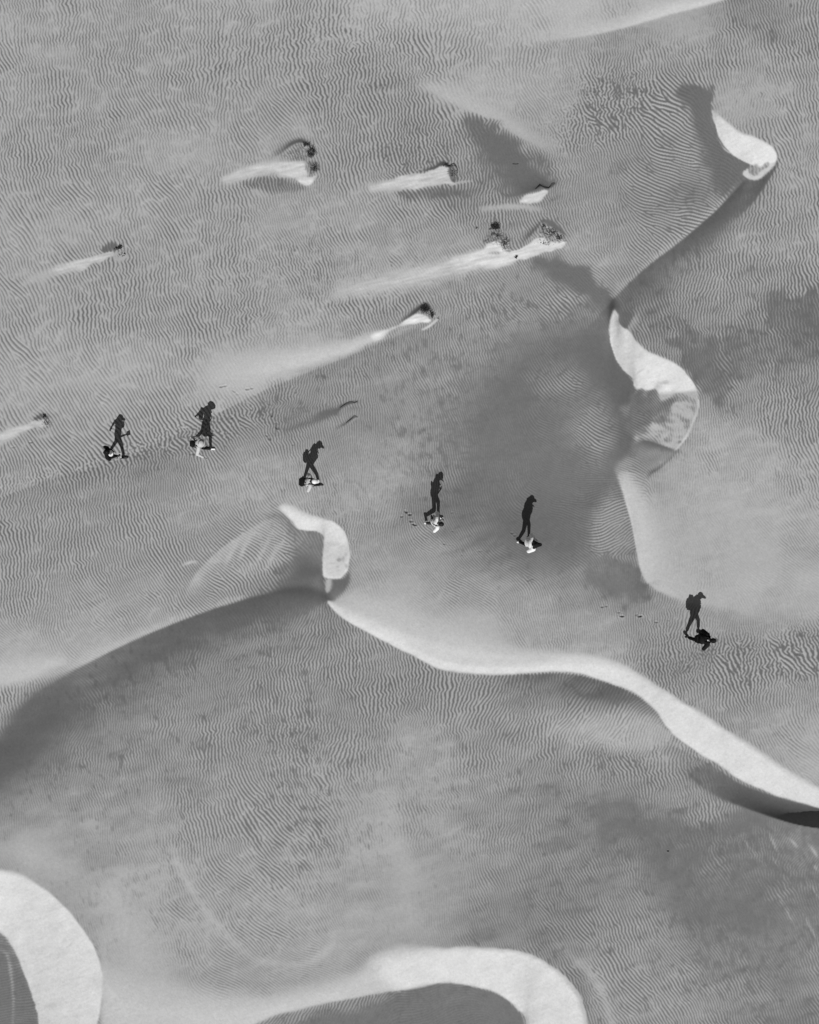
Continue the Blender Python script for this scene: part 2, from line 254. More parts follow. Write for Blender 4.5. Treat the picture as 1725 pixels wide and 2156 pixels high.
paint(*region([(1306,668,4),(1318,655,6),(1334,658,8),(1330,676,5),(1321,692,2),(1309,686,3)]), s=-.18, c=.15)
sl, w = band([(1322,694,.6,4,14),(1334,672,.8,4,18),(1344,660,.4,6,16)]); addw(SLP, sl, w, .22); addw(COV, sl, w, .4); AMP[sl] *= 1-.7*np.clip(w,0,1)
# big light flat on the right
paint(*region([(1400,1000,60),(1520,900,70),(1640,960,60),(1720,1080,60),(1900,1150,60),(1900,1290,30),(1600,1280,26),(1450,1262,20),(1380,1200,40)]), g=.12)
# ------------------------------------------------------------------ dune three
paint(*region([(560,1085,14),(600,1084,8),(622,1108,3),(668,1119,2),(681,1132,2),(679,1180,2),(680,1210,3),(688,1240,4),(690,1266,6),(640,1262,22),(590,1240,24),(620,1210,20),(610,1160,20),(580,1120,18)]), s=-.15, c=.3, a=.35)
sl, w = band([(520,1252,.3,20,14),(580,1228,.7,30,20),(640,1206,1,40,34),(672,1204,1,26,20)]); addw(SLP, sl, w, -.26); COV[sl] -= .25*w; AMP[sl] *= 1-.5*w
paint(*region([(592,1070,8),(616,1098,3),(627,1114,2),(646,1117,1.5),(666,1118,1.5),(680,1128,1.5),(682,1140,1.5),(679,1180,1.5),(679,1204,1.5),(685,1217,1.5),(712,1218,1.5),(722,1211,1.5),(731,1200,1.5),(736,1178,1.5),(736,1160,1.5),(731,1137,1.5),(720,1114,1.5),(704,1101,2),(684,1095,4),(658,1089,9),(632,1080,12),(610,1068,12)]), s=.46, c=1.2, a=0, g=1)
paint(*region([(686,1140,4),(728,1150,6),(732,1180,3),(722,1208,3),(690,1214,4),(682,1180,4)]), s=.26, g=.8)
for bx, by, rx, ry, q in [(709,1193,7,4,.9),(712,1200,6,3,.9),(724,1178,3,6,.6),(714,1180,4,3,.7),(696,1190,4,2,.7),(730,1190,3,5,.6),(702,1186,3,2,.5),(729,1168,2,5,.5)]:
    sl, w = region([(bx-rx,by,2),(bx,by-ry,2),(bx+rx,by,2),(bx,by+ry,2)], rough=2); paint(sl, w*q, s=.0, c=.3, g=0)
paint(*region([(684,1219,1.5),(700,1219,2),(722,1219,3),(735,1206,4),(738,1222,5),(722,1248,6),(700,1268,8),(688,1262,6),(686,1240,3)]), s=-.14, c=.12, a=.05, g=0)
paint(*region([(685,1220,1.5),(698,1220,3),(698,1236,5),(692,1246,4),(687,1244,2)]), s=.03, c=.8, a=.0, g=.3)
# sweep of light ripples left of it
sl, w = region([(400,1236,14),(440,1185,14),(500,1135,16),(570,1092,16),(605,1110,14),(600,1170,16),(560,1205,16),(480,1225,18)]); paint(sl, w*.8, c=.62, s=.05, a=1.1)
sl, w = band([(394,1246,.4,3,14),(410,1215,1,3,20),(440,1180,1,3,24),(490,1140,1,4,26),(560,1098,.6,6,24)]); addw(COV, sl, w, .26); addw(SLP, sl, w, .1)
for x0, y0, x1, y1 in [(500,1190,530,1120),(535,1195,575,1120),(560,1190,600,1135),(470,1200,500,1140)]:
    sl, w = band([(x0,y0,0,5,5),((x0*2+x1)/3,(y0*2+y1)/3,1,7,5),(x1,y1,.2,6,5)]); addw(COV, sl, w, .2); addw(SLP, sl, w, .06); addw(GRN, sl, w, .05)
sl, w = band([(378,1194,0,3,3),(392,1188,1,5,2),(408,1184,1,5,2),(414,1188,.3,3,2)]); addw(COV, sl, w, .4); addw(SLP, sl, w, .25)
# long ridge running down to the left
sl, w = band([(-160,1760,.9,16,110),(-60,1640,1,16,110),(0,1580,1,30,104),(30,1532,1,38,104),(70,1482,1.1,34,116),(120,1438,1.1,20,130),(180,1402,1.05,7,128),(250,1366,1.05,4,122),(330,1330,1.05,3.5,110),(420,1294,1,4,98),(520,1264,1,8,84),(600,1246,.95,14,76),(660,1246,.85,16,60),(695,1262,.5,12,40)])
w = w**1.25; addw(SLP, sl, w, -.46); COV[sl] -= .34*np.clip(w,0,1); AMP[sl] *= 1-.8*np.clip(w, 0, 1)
sl, w = band([(-60,1700,.5,60,200),(60,1580,1,60,220),(200,1460,1,40,230),(400,1360,1,30,200),(600,1300,1,30,160),(760,1290,.3,20,90)])
addw(SLP, sl, w, -.07); COV[sl] -= .04*np.clip(w,0,1)
sl, w = band([(60,1470,0,20,1.5),(120,1432,.5,24,1.5),(200,1388,1,24,1.5),(300,1338,1,20,1.5),(400,1300,1,16,1.5),(500,1266,.8,12,1.5),(580,1246,.3,12,2)]); addw(SLP, sl, w, .18); addw(COV, sl, w, .14)
paint(*region([(-60,1400,24),(60,1390,24),(140,1385,14),(90,1420,12),(20,1445,14),(-60,1450,20)]), s=.16, c=.85, g=.2, a=.5)
# ------------------------------------------------------------------ the long light S band
paint(*region([(692,1266,3),(742,1294,16),(822,1332,22),(900,1366,28),(1000,1388,26),(1100,1394,22),(1200,1388,18),(1270,1393,15),(1330,1412,11),(1385,1447,8),(1437,1479,6),(1487,1509,7),(1527,1538,8),(1577,1570,9),(1642,1614,9),(1692,1645,8),(1740,1666,6),(1850,1700,6),(1990,1740,6),(1990,1780,2),(1850,1722,2),(1725,1699,2),(1672,1686,2.5),(1622,1669,3),(1572,1649,3),(1512,1609,2.5),(1462,1578,2),(1417,1544,2),(1394,1514,2),(1376,1488,4),(1337,1458,3),(1287,1438,2.5),(1222,1418,2.5),(1162,1413,3),(1087,1418,4),(987,1418,4),(922,1406,3),(862,1376,2),(800,1345,2),(740,1313,2),(706,1288,2)]), s=.38, c=1.2, a=0, g=.9)
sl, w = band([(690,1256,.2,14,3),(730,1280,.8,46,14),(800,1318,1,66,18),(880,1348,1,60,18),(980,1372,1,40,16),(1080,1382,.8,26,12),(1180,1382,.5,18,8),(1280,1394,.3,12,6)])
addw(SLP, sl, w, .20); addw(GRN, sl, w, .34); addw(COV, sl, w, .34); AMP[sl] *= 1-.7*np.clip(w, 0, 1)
sl, w = band([(760,1322,.2,8,3),(862,1374,.8,16,3),(960,1412,1,22,3),(1090,1414,1,22,3),(1225,1414,1,22,3),(1340,1456,1,26,3),(1420,1540,1,30,3),(1520,1610,1,36,3),(1640,1672,1,36,3),(1900,1726,1,40,3)]); SLP[sl] += .14*w*(GRN[sl] > .8)
# shade below the band
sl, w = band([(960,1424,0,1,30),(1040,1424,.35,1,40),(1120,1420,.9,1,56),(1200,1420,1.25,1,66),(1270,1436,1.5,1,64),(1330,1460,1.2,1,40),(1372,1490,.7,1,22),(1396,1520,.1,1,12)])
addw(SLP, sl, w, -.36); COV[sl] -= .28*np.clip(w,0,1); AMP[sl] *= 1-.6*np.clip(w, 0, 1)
paint(*region([(1180,1530,40),(1280,1506,26),(1360,1508,16),(1398,1532,5),(1412,1552,5),(1360,1580,20),(1280,1576,26)]), s=.18, c=.76)
# dark hollow in front of the bottom right brink, its shade also painted as darker sand
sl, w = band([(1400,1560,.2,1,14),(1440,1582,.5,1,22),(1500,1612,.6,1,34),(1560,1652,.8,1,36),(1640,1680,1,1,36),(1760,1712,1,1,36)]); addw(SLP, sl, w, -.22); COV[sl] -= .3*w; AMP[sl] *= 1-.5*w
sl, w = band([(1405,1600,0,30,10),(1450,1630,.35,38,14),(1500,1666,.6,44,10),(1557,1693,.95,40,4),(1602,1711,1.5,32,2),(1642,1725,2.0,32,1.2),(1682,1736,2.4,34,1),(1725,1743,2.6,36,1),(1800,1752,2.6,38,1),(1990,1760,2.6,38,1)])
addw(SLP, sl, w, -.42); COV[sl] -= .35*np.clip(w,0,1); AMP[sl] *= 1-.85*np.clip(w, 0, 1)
sl, w = band([(1602,1716,0,1,8),(1660,1734,.8,1,10),(1725,1746,1,1,12),(1990,1764,1,1,14)]); addw(SLP, sl, w, .05)
# light streaks at the right edge
for x0, y0, x1, y1, q in [(1618,1752,1640,1800,.8),(1660,1760,1684,1792,.9),(1700,1772,1730,1816,1),(1625,1800,1650,1850,.3),(1650,1900,1672,1950,.5),(1690,1920,1725,1990,.7),(1705,1860,1730,1900,.5),(1560,1760,1600,1810,.4),(1490,1780,1520,1830,.25),(1712,1820,1722,1834,1),(1636,1880,1652,1910,.4)]:
    sl, w = band([(x0,y0,0,3,3),((x0+x1)/2,(y0+y1)/2,1,4,3),(x1,y1,0,3,3)]); addw(COV, sl, w, q*.5); addw(SLP, sl, w, .05*q)
# ------------------------------------------------------------------ bottom left crescent
paint(*region([(-240,1830,20),(-100,1828,12),(0,1835,9),(40,1844,7),(80,1864,4),(120,1894,2.5),(155,1930,2),(185,1974,1.5),(205,2014,1.5),(215,2054,1.5),(215,2099,1.5),(206,2149,2),(190,2240,3),(170,2420,3),(110,2420,2),(92,2230,2),(82,2160,2),(75,2119,2),(60,2074,2),(42,2026,3),(22,1984,5),(0,1962,6),(-60,1930,8),(-240,1920,8)]), s=.34, c=1.2, a=0, g=1)
sl, w = band([(-100,1920,.6,30,30),(0,1890,1,26,40),(60,1930,.6,30,40),(110,2000,.3,30,40)]); addw(SLP, sl, w, .10)
sl, w = region([(-240,1960,14),(-60,1965,10),(0,1985,8),(22,2010,6),(44,2050,4),(60,2090,3),(74,2130,2),(80,2160,2),(90,2300,3),(-240,2400,10)], rough=2.5)
paint(sl, w, s=-.12, c=.16, a=.5, g=0)
sl, w = band([(-6,2000,0,6,6),(14,2010,.6,7,4),(24,2060,.8,5,4),(28,2110,.5,4,3),(26,2170,.3,4,3)]); addw(COV, sl, w, .6)
# ------------------------------------------------------------------ bottom light sheet and hooked slip face
paint(*region([(222,2062,50),(350,2088,54),(450,2104,46),(550,2106,36),(650,2086,30),(750,2054,24),(785,2022,24),(850,1996,16),(927,1998,6),(987,1995,5),(1062,1999,3),(1112,2009,2.5),(1162,2034,2),(1202,2069,1.5),(1227,2109,1.5),(1235,2149,1.5),(1236,2260,2),(1220,2420,3),(1130,2420,3),(1116,2250,2),(1107,2152,1.5),(1092,2124,1.5),(1072,2104,1.5),(1047,2089,2),(1002,2076,2.5),(937,2067,4),(892,2071,5),(862,2079,5),(750,2101,5),(650,2121,6),(550,2151,7),(420,2230,10),(300,2420,16),(200,2420,16),(214,2200,12),(217,2100,12)]), s=.22, c=1.0, a=.25, g=.5)
paint(*region([(800,2030,30),(900,2005,12),(987,2000,6),(1062,2004,4),(1112,2014,4),(1158,2038,4),(1196,2074,4),(1222,2120,4),(1228,2200,6),(1200,2420,8),(1140,2420,4),(1112,2160,3),(1092,2126,3),(1050,2092,4),(1002,2078,5),(930,2069,7),(840,2084,14)]), s=.46, c=1.2, a=0, g=1)
paint(*region([(560,2160,6),(660,2124,5),(760,2104,4),(870,2082,4),(940,2070,3),(1002,2079,2),(1044,2092,1.5),(1068,2106,1.5),(1088,2128,1.5),(1103,2156,1.5),(1112,2250,2),(1126,2420,3),(400,2420,10),(450,2240,10)]), s=-.10, c=.16, a=.35, g=0)
sl, w = band([(560,2158,.8,2,26),(660,2124,1,2,24),(760,2105,1,2,18),(850,2088,.4,2,12)]); addw(COV, sl, w, .28); AMP[sl] += .6*w
# pale trails in the lower plain
for pts, q in [([(360,1760,0,9,9),(380,1830,1,8,9),(420,1900,1,9,9),(470,1960,.8,10,10),(540,2020,.6,12,10),(640,2030,.8,10,8),(700,1990,.8,14,10),(706,1930,0,16,12)], .12),
               ([(1140,1960,0,10,10),(1200,2010,1,12,10),(1262,2080,1,12,10),(1290,2170,1,12,12),(1300,2300,1,12,12)], .12),
               ([(800,1620,0,20,20),(820,1720,1,34,34),(850,1840,1,40,40),(860,1950,.6,50,50)], .12),
               ([(200,1820,0,30,30),(240,1900,1,40,30),(290,2010,.8,40,30)], .12)]:
    sl, w = band(pts); addw(COV, sl, w, q); addw(SLP, sl, w, q*.35); addw(GRN, sl, w, q*.6); AMP[sl] *= 1-.35*np.clip(w, 0, 1)
sl, w = band([(20,1760,0,30,30),(60,1800,.7,40,36),(140,1830,.5,30,40)]); addw(COV, sl, w, .3); addw(GRN, sl, w, .2); AMP[sl] *= 1-.4*w
# ------------------------------------------------------------------ plant mounds with drift tails
TAIL = np.zeros((cy, cx))
def tail(poly, s=.42, g=.9, c=.95):
    sl, w = region(poly, rough=2.2); paint(sl, w, s=s, c=c, a=.45, g=g*.8); TAIL[sl] = np.maximum(TAIL[sl], w)
def crest(pts, s=-.6): 
    sl, w = band(pts); addw(SLP, sl, w, s); COV[sl] -= .5*np.clip(w, 0, 1); AMP[sl] *= 1-.8*np.clip(w, 0, 1)
# one
sl, w = band([(450,382,.0,8,8),(500,370,.8,9,8),(540,358,1,9,8)]); addw(COV, sl, w, .35); addw(SLP, sl, w, .12)
sl, w = region([(508,382,5),(560,374,5),(620,382,5),(646,398,5),(620,406,7),(570,404,7),(520,392,6)], rough=2); paint(sl, w*.9, s=-.05, c=.18)
crest([(570,334,.0,10,3),(590,322,.6,14,3),(606,309,1,10,3),(622,300,1.2,8,3),(636,297,1.2,7,4),(648,304,.9,7,4)])
paint(*region([(592,332,3),(610,312,2),(632,304,2),(646,318,3),(644,334,3),(620,338,3)], rough=2), s=-.1, c=.45, g=.1, r=.5)
tail([(470,378,16),(530,352,10),(577,338,5),(605,340,3),(630,339,2),(645,346,2),(648,372,3),(620,376,5),(586,366,9),(551,362,11),(505,378,16)], s=.26, g=.6)
tail([(622,374,2),(648,372,2),(668,364,1.5),(672,368,1.5),(654,390,2),(630,384,2)], s=.3, g=.7)
paint(*region([(648,344,2),(662,338,2),(672,352,2),(668,362,2),(652,368,2)], rough=1.5), s=-.1, c=.2, g=0, r=.7)
# two
sl, w = region([(838,404,5),(880,400,4),(925,394,2),(960,398,6),(1010,396,8),(980,412,8),(900,416,8),(846,416,8)], rough=2); paint(sl, w*.9, s=-.05, c=.12)
crest([(880,362,.2,4,1.5),(900,358,.8,5,1.5),(918,353,1,6,1.5),(933,344,1.3,6,2),(946,351,1.1,5,2),(957,350,.6,4,1.5)])
tail([(780,394,12),(825,378,6),(870,368,2),(900,361,1.5),(930,350,2),(946,357,1.5),(948,373,2),(956,384,4),(938,391,4),(922,390,4),(886,394,6),(840,399,8),(800,402,13)], s=.24, g=.5)
sl, w = band([(950,386,1,4,4),(985,382,.8,4,3),(1000,381,0,3,2)]); addw(COV, sl, w, .6); addw(SLP, sl, w, .1)
paint(*region([(946,356,2),(960,358,2),(966,374,3),(954,382,2)], rough=2), s=-.1, c=.2, g=0, r=.4)
# three
sl, w = band([(1018,440,.7,8,9),(1060,435,1,8,9),(1100,434,1,6,8),(1140,440,.4,5,8)]); addw(COV, sl, w, .4); addw(SLP, sl, w, .08); AMP[sl] *= 1-.5*w
crest([(1085,412,.3,18,1.5),(1109,404,.8,20,1.5),(1126,398,1,20,2),(1140,392,1.1,18,2),(1150,394,.9,14,2),(1167,387,.5,8,2)], s=-.3)
crest([(1122,400,.3,2.5,1.5),(1140,390,1,2.5,1.5),(1150,396,1,2.5,1.5),(1160,394,.8,2.5,1.5),(1168,387,1,2,1.5)], s=-.7)
tail([(1094,424,4),(1104,412,3),(1120,408,3),(1136,404,2),(1150,400,2),(1154,406,2),(1142,420,3),(1122,428,3),(1104,430,3)], s=.28, g=.8)
sl, w = band([(1150,428,.0,2,2),(1170,418,.7,3,2),(1186,412,.3,2,2)]); COV[sl] -= .3*w
# four
paint(*region([(1020,505,6),(1034,488,5),(1050,482,3),(1078,500,4),(1066,520,3),(1036,512,4)], rough=2), s=-.12, c=.3, r=.9)
sl, w = band([(1098,512,.2,10,3),(1115,496,1,12,3),(1130,480,1,10,3),(1144,465,1,6,4)]); addw(SLP, sl, w, -.3); COV[sl] -= .4*w
paint(*region([(1142,463,2),(1160,464,5),(1184,482,3),(1196,498,2),(1180,490,2),(1158,476,2)]), s=-.12, c=.05, a=.2)
paint(*region([(1140,472,2),(1156,478,2),(1180,490,2),(1192,502,2),(1188,510,2),(1160,512,3),(1134,506,3),(1138,490,3)], rough=1.5), s=.02, c=.45, g=.2, r=1)
tail([(720,604,30),(890,562,20),(968,541,12),(1030,520,6),(1080,530,5),(1100,546,6),(1020,566,10),(960,578,16),(860,600,24),(760,618,30)], s=.16, g=.36, c=.95)
tail([(960,550,14),(1004,530,4),(1030,514,2),(1046,510,2),(1056,518,2),(1062,530,2),(1086,527,2),(1112,512,2),(1136,502,2),(1160,506,2),(1188,508,1.5),(1184,516,2),(1160,526,2),(1128,537,2.5),(1100,546,3),(1064,553,5),(1020,564,10)], s=.40, g=.9)
sl, w = band([(960,556,0,3,3),(1010,546,.8,4,3),(1060,540,1,5,3),(1090,534,0,3,3)]); paint(sl, np.clip(w,0,1)*.5, s=-.02, c=.6, g=.2)
sl, w = region([(1026,532,2),(1040,526,2),(1054,530,2),(1050,536,2),(1034,536,2)], rough=1); paint(sl, w*.7, s=.0, c=.35, g=.1)
paint(*region([(1052,504,2),(1064,508,2),(1078,528,2),(1066,530,2),(1056,518,2)], rough=2), s=.05, c=.5, r=1, g=.2)
# five
sl, w = region([(216,520,4),(232,508,3),(246,512,2),(240,526,2),(228,532,2),(214,528,3)]); paint(sl, w*.9, s=-.15, c=.05)
sl, w = band([(40,596,0,12,12),(90,580,.6,12,12),(140,564,1,10,10)]); addw(COV, sl, w, .3); addw(SLP, sl, w, .06); AMP[sl] *= 1-.5*w
tail([(110,566,12),(174,547,5),(214,535,1.5),(233,531,1.5),(240,535,2),(214,547,2),(190,557,4),(140,574,10)], s=.2, g=.5)
sl, w = region([(236,536,4),(256,532,4),(270,540,5),(250,552,6)]); addw(COV, sl, w, .2); AMP[sl] *= 1-.7*w
# six
crest([(838,682,.1,6,1.5),(856,671,.6,8,1.5),(872,660,1.1,8,1.5),(884,650,1.5,7,2),(896,645,1.6,7,3),(904,650,1.2,5,3)], s=-.62)
tail([(784,706,9),(814,693,4),(839,682,2),(857,672,1.5),(874,662,1.5),(888,660,1.5),(897,665,1.5),(905,674,1.5),(899,679,1.5),(888,681,1.5),(867,682,2),(846,687,3),(825,697,5),(796,712,10)], s=.5, g=1.0)
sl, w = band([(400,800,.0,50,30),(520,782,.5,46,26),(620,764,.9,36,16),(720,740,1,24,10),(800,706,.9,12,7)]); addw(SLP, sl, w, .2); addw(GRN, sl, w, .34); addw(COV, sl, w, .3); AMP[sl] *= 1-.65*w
sl, w = band([(560,796,.0,2,30),(700,762,.6,2,30),(790,722,1,2,24),(860,696,.8,2,14),(900,690,.2,2,8)]); addw(SLP, sl, w, -.12)
sl, w = band([(890,695,.6,4,1.5),(904,688,1,4,1.5),(916,678,1.1,3,1.5),(921,673,.6,3,1.5)]); paint(sl, np.clip(w,0,1), s=.4, c=1.1, g=.6, a=0)
paint(*region([(900,656,2),(912,654,2),(920,664,2),(912,676,2),(904,668,2)], rough=1.5), s=-.05, c=.4, g=.2, r=.8)
# seven
tail([(-60,935,20),(0,917,12),(32,899,6),(64,891,2.5),(80,885,1.5),(92,884,1.5),(96,895,3),(74,901,3),(53,907,2.5),(32,916,8),(-10,932,16)], s=.2, g=.55)
paint(*region([(72,884,2),(77,874,2),(88,868,1.5),(98,872,1.5),(103,880,1.5),(90,883,1.5)], rough=1), s=-.4, c=.15, g=0)
paint(*region([(88,888,2),(104,884,2),(110,896,2),(96,902,2)], rough=1.5), c=.6, r=.5)
# eight: two small ones in the shaded slope
crest([(640,884,.0,8,4),(690,870,.4,8,3),(710,866,.8,7,1.5),(722,856,1,6,1.5),(737,849,1.1,4,1.5),(753,846,.9,3,1.5)], s=-.4)
paint(*region([(600,906,10),(650,878,12),(700,862,8),(712,868,4),(680,884,6),(640,900,10)]), s=-.14, c=.1)
crest([(700,908,.0,5,2),(730,891,.8,5,1.5),(748,878,1.1,3,1.5)], s=-.45)
sl, w = band([(734,890,.3,1.5,3),(742,884,1,1,3),(752,879,.8,1,2)]); addw(SLP, sl, w, .3); addw(COV, sl, w, .3)
# broken ripple strip beside the first walkers
sl, w = band([(-60,1046,.7,16,16),(100,1000,.9,20,18),(240,962,1.2,30,26),(380,924,1.3,40,32),(520,880,1.2,36,32),(620,840,.5,24,24)]); BRK = np.zeros((cy, cx)); addw(BRK, sl, w, 1.0)
sl, w = band([(-60,1052,.8,2,26),(60,1020,.8,2,26),(200,980,.8,3,30),(330,960,.6,6,40)]); addw(SLP, sl, w, -.07)
for px, py, rx, ry, q in [(1290,215,150,70,1.1),(1220,280,90,40,.7),(1560,1385,190,56,1.2),(1690,1360,60,60,.7),(720,60,300,60,.35),(1060,650,120,40,.5),(600,1560,120,60,.5),(1290,1600,90,50,.5),(880,330,120,60,.6),(700,150,260,90,.3),(620,600,300,120,.35),(1290,1540,90,26,.4),(640,1700,150,90,.4),(780,1290,60,40,.1)]:
    sl, w = region([(px-rx,py,rx*.5),(px,py-ry,ry*.5),(px+rx,py,rx*.5),(px,py+ry,ry*.5)]); addw(BRK, sl, w, q)
# ------------------------------------------------------------------ footprints: pressed hollows (x, y, angle, length, width, depth)
FEET = [(466,813.5,-12,9,4,1),(474,812,-10,8,4,.8),(521,819,-5,9,4,1),(530,817,-10,7,4,.8),(492,823,40,9,3.5,.6),(500,829,35,8,3,.4),(572,873,80,9,5,1),(572,868,70,6,4,.5),(583,899,60,10,6,1.2),(582,892,60,7,6,.8),(568,923,60,8,5,1),(562,917,20,8,4,.6),(487,880,-20,11,4,.5),
 (855,1077,40,8,5,1.1),(863,1083,0,8,4,1.3),(846,1087,-20,6,4,1),(866,1097,15,9,5,.8),(872,1104,20,11,4,1.3),(935,1145,15,6,3,1),(946,1147,3,18,2,.35),(952,1079,-30,5,3,.5),(953,1118,10,4,3,.6),(972,1168,40,5,3,.4),(1078,1122,20,6,4,.6),(1084,1127,0,6,4,.6),
 (1268,1277.5,-5,7,3.5,1),(1277,1276,-25,6,3,1),(1303,1289,-15,7,3,.8),(1310,1297,0,9,4,1.5),(1348,1297,-12,9,4,1.4),(1340,1294,-45,6,3,.6),(1382,1309.5,10,8,3.5,.8),(1408,1306,0,8,3,.3),(1120,1219,-20,7,3,.5),(1113,1222,0,6,3,.7),(65,931,-10,8,3,1.1),(28,941,-10,12,3,.4),(1407,1791,-20,4,2.5,2),(74,1987,-20,5,2,.0),(617,936,0,6,3,.5),(1010,1160,0,10,4,.3),(1245,1160,-10,8,3,.3),(1500,1347,5,14,4,.6),(410,955,-5,20,5,.5)]

for pts, q in [([(66,2058),(92,2042),(116,2033)],.5),([(141,1996),(150,1988),(158,1983)],1),([(100,2120),(140,2112),(190,2100)],.35),([(120,2070),(160,2060),(206,2048)],.3),([(110,2140),(160,2140),(200,2128)],.5),([(30,1900),(70,1890),(110,1898)],.2),([(1338,789),(1348,781),(1360,774)],.9),([(1330,800),(1352,796),(1390,792)],.4),([(1310,760),(1330,752),(1360,748)],.3),([(1344,800),(1380,804),(1420,798)],.4),([(1340,810),(1370,812),(1410,816)],.4),([(1532,318),(1545,306),(1560,300)],.35),([(1556,332),(1572,322),(1584,318)],.6),([(1590,340),(1606,330),(1622,328)],.4),([(690,1150),(704,1146),(722,1148)],.3),([(684,1170),(700,1168),(716,1172)],.4),([(686,1186),(700,1186),(716,1190)],.5),([(980,2060),(1040,2052),(1090,2040)],.25),([(1060,2090),(1120,2060),(1150,2048)],.3),([(1110,2140),(1160,2110),(1200,2096)],.3),([(1400,1500),(1420,1510),(1436,1506)],.3),([(1560,1610),(1575,1618),(1590,1614)],.3),([(1622,1652),(1628,1654),(1634,1652)],.7),([(1673,1669),(1676,1671),(1680,1669)],.7)]:
    sl, w = band([(pts[0][0],pts[0][1],.1,1.6,1.6),(pts[1][0],pts[1][1],1,2,2),(pts[2][0],pts[2][1],.1,1.6,1.6)]); addw(SLP, sl, w, -.35*q); GRN[sl] -= .3*q*w
# ------------------------------------------------------------------ noise on the orientation, wavelength, cover
n1 = blur_noise(cy, cx, 14, rng); n2 = blur_noise(cy, cx, 6, rng); n3 = blur_noise(cy, cx, 26, rng)
ang = 0.5*np.arctan2(s2, c2)
ang = ang+np.radians(6)*n1+np.radians(5)*n2+np.radians(4)*n3+BRK*np.radians(15)*blur_noise(cy, cx, 4, rng)
LAM = LAM*(1+.07*blur_noise(cy, cx, 12, rng)+.05*n2)*(1+.12*BRK)
pn = blur_noise(cy, cx, 5, rng, 1.0)       # small bare patches
pn2 = blur_noise(cy, cx, 22, rng, 2.6, math.radians(-18))
pn3 = blur_noise(cy, cx, 60, rng, 1.6, math.radians(-20))
COV = COV+.07*smooth01((COV-.48)/.12)
mid = np.clip(1-np.abs(COV-.5)/.48, 0, 1)
row = blur_noise(cy, cx, 3.2, rng, 3.0, math.radians(-14))
BRK = np.clip(BRK, 0, 1.2)
patch = np.clip(blur_noise(cy, cx, 1.25, rng, 2.0, math.radians(75))+.5*pn2+.4*pn3-1.7+1.0*BRK+2.0*np.clip(.56-COV, -.15, .3), 0, 1.0)
patch = patch*(1-.75*BAS)
COVN = COV+mid*(.065*row+.03*pn+.06*pn2+.04*pn3)-mid*patch*(.30+.14*BRK)
SLP = SLP+.018*pn3+.02*pn2

def up(F):
    fx = -MARG+(np.arange(NX)+.5)*STEP; fy = -MARG+(np.arange(NY)+.5)*STEP
    return resample(F, GX, GY, fx, fy).astype(np.float32)

def ripples():
    ANG = up(np.cos(2*ang)), up(np.sin(2*ang))
    TH = 0.5*np.arctan2(ANG[1], ANG[0]); LM = up(np.log(np.clip(LAM*.92, 4.6, 9.6)))
    tb = 12; dth = math.pi/tb
    lb = np.log(np.array([4.6, 5.55, 6.7, 8.05, 9.7])); dl = lb[1]-lb[0]
    R = rng.standard_normal((NY, NX)).astype(np.float32)
    TS, MG = 192, 40; S = TS+2*MG
    f = np.fft.fftfreq(S)[:, None]; fxx = np.fft.rfftfreq(S)[None, :]
    k = np.hypot(fxx, f); ka = np.arctan2(f, fxx)
    filt = {}
    def getf(it, a, l):
        key = (a, l)
        if key not in filt:
            lam = math.exp(lb[l])/STEP; k0 = 1/lam
            th = a*dth                      # crest direction from vertical; wave vector is perpendicular
            # crest dir (sin th, cos th) -> wave vector (cos th, -sin th)
            d = ka-(-th); d = (d+math.pi/2) % math.pi-math.pi/2
            filt[key] = (np.exp(-((k-k0)/(.17*k0))**2/2)*np.exp(-(d/.23)**2/2)).astype(np.float32)
        return filt[key]
    for it in range(5):
        P = np.pad(R, MG, mode='wrap'); O = np.empty_like(R)
        for j in range(0, NY, TS):
            for i in range(0, NX, TS):
                blk = np.zeros((S, S), np.float32); b = P[j:j+S, i:i+S]; blk[:b.shape[0], :b.shape[1]] = b
                F = np.fft.rfft2(blk)
                h = min(TS, NY-j); w_ = min(TS, NX-i)
                th = TH[j:j+h, i:i+w_]; lm = LM[j:j+h, i:i+w_]
                acc = np.zeros((h, w_), np.float32)
                for a in range(tb):
                    da = (th-a*dth+math.pi/2) % math.pi-math.pi/2
                    wa = np.clip(1-np.abs(da)/dth, 0, 1)
                    if wa.max() <= 0: continue
                    for l in range(len(lb)):
                        wl = np.clip(1-np.abs(lm-lb[l])/dl, 0, 1)*wa
                        if wl.max() <= 0: continue
                        g = np.fft.irfft2(F*getf(it, a, l), s=(S, S))[MG:MG+h, MG:MG+w_]
                        gain = g.std()+1e-9
                        acc += wl*(g/gain)
                O[j:j+h, i:i+w_] = acc
        R = np.tanh(O*1.3) if it < 4 else O
    return R

t0 = time.time()
RIP = ripples()
f_ = np.fft.rfft2(rng.standard_normal((NY, NX))); k_ = np.hypot(np.fft.fftfreq(NY)[:, None], np.fft.rfftfreq(NX)[None, :]*.8)
iso = np.fft.irfft2(f_*np.exp(-((k_-STEP/8.2)/(.30*STEP/8.2))**2/2), s=(NY, NX)); iso = (iso/iso.std()).astype(np.float32); del f_, k_
BK = np.clip(up(BRK), 0, 1.1)
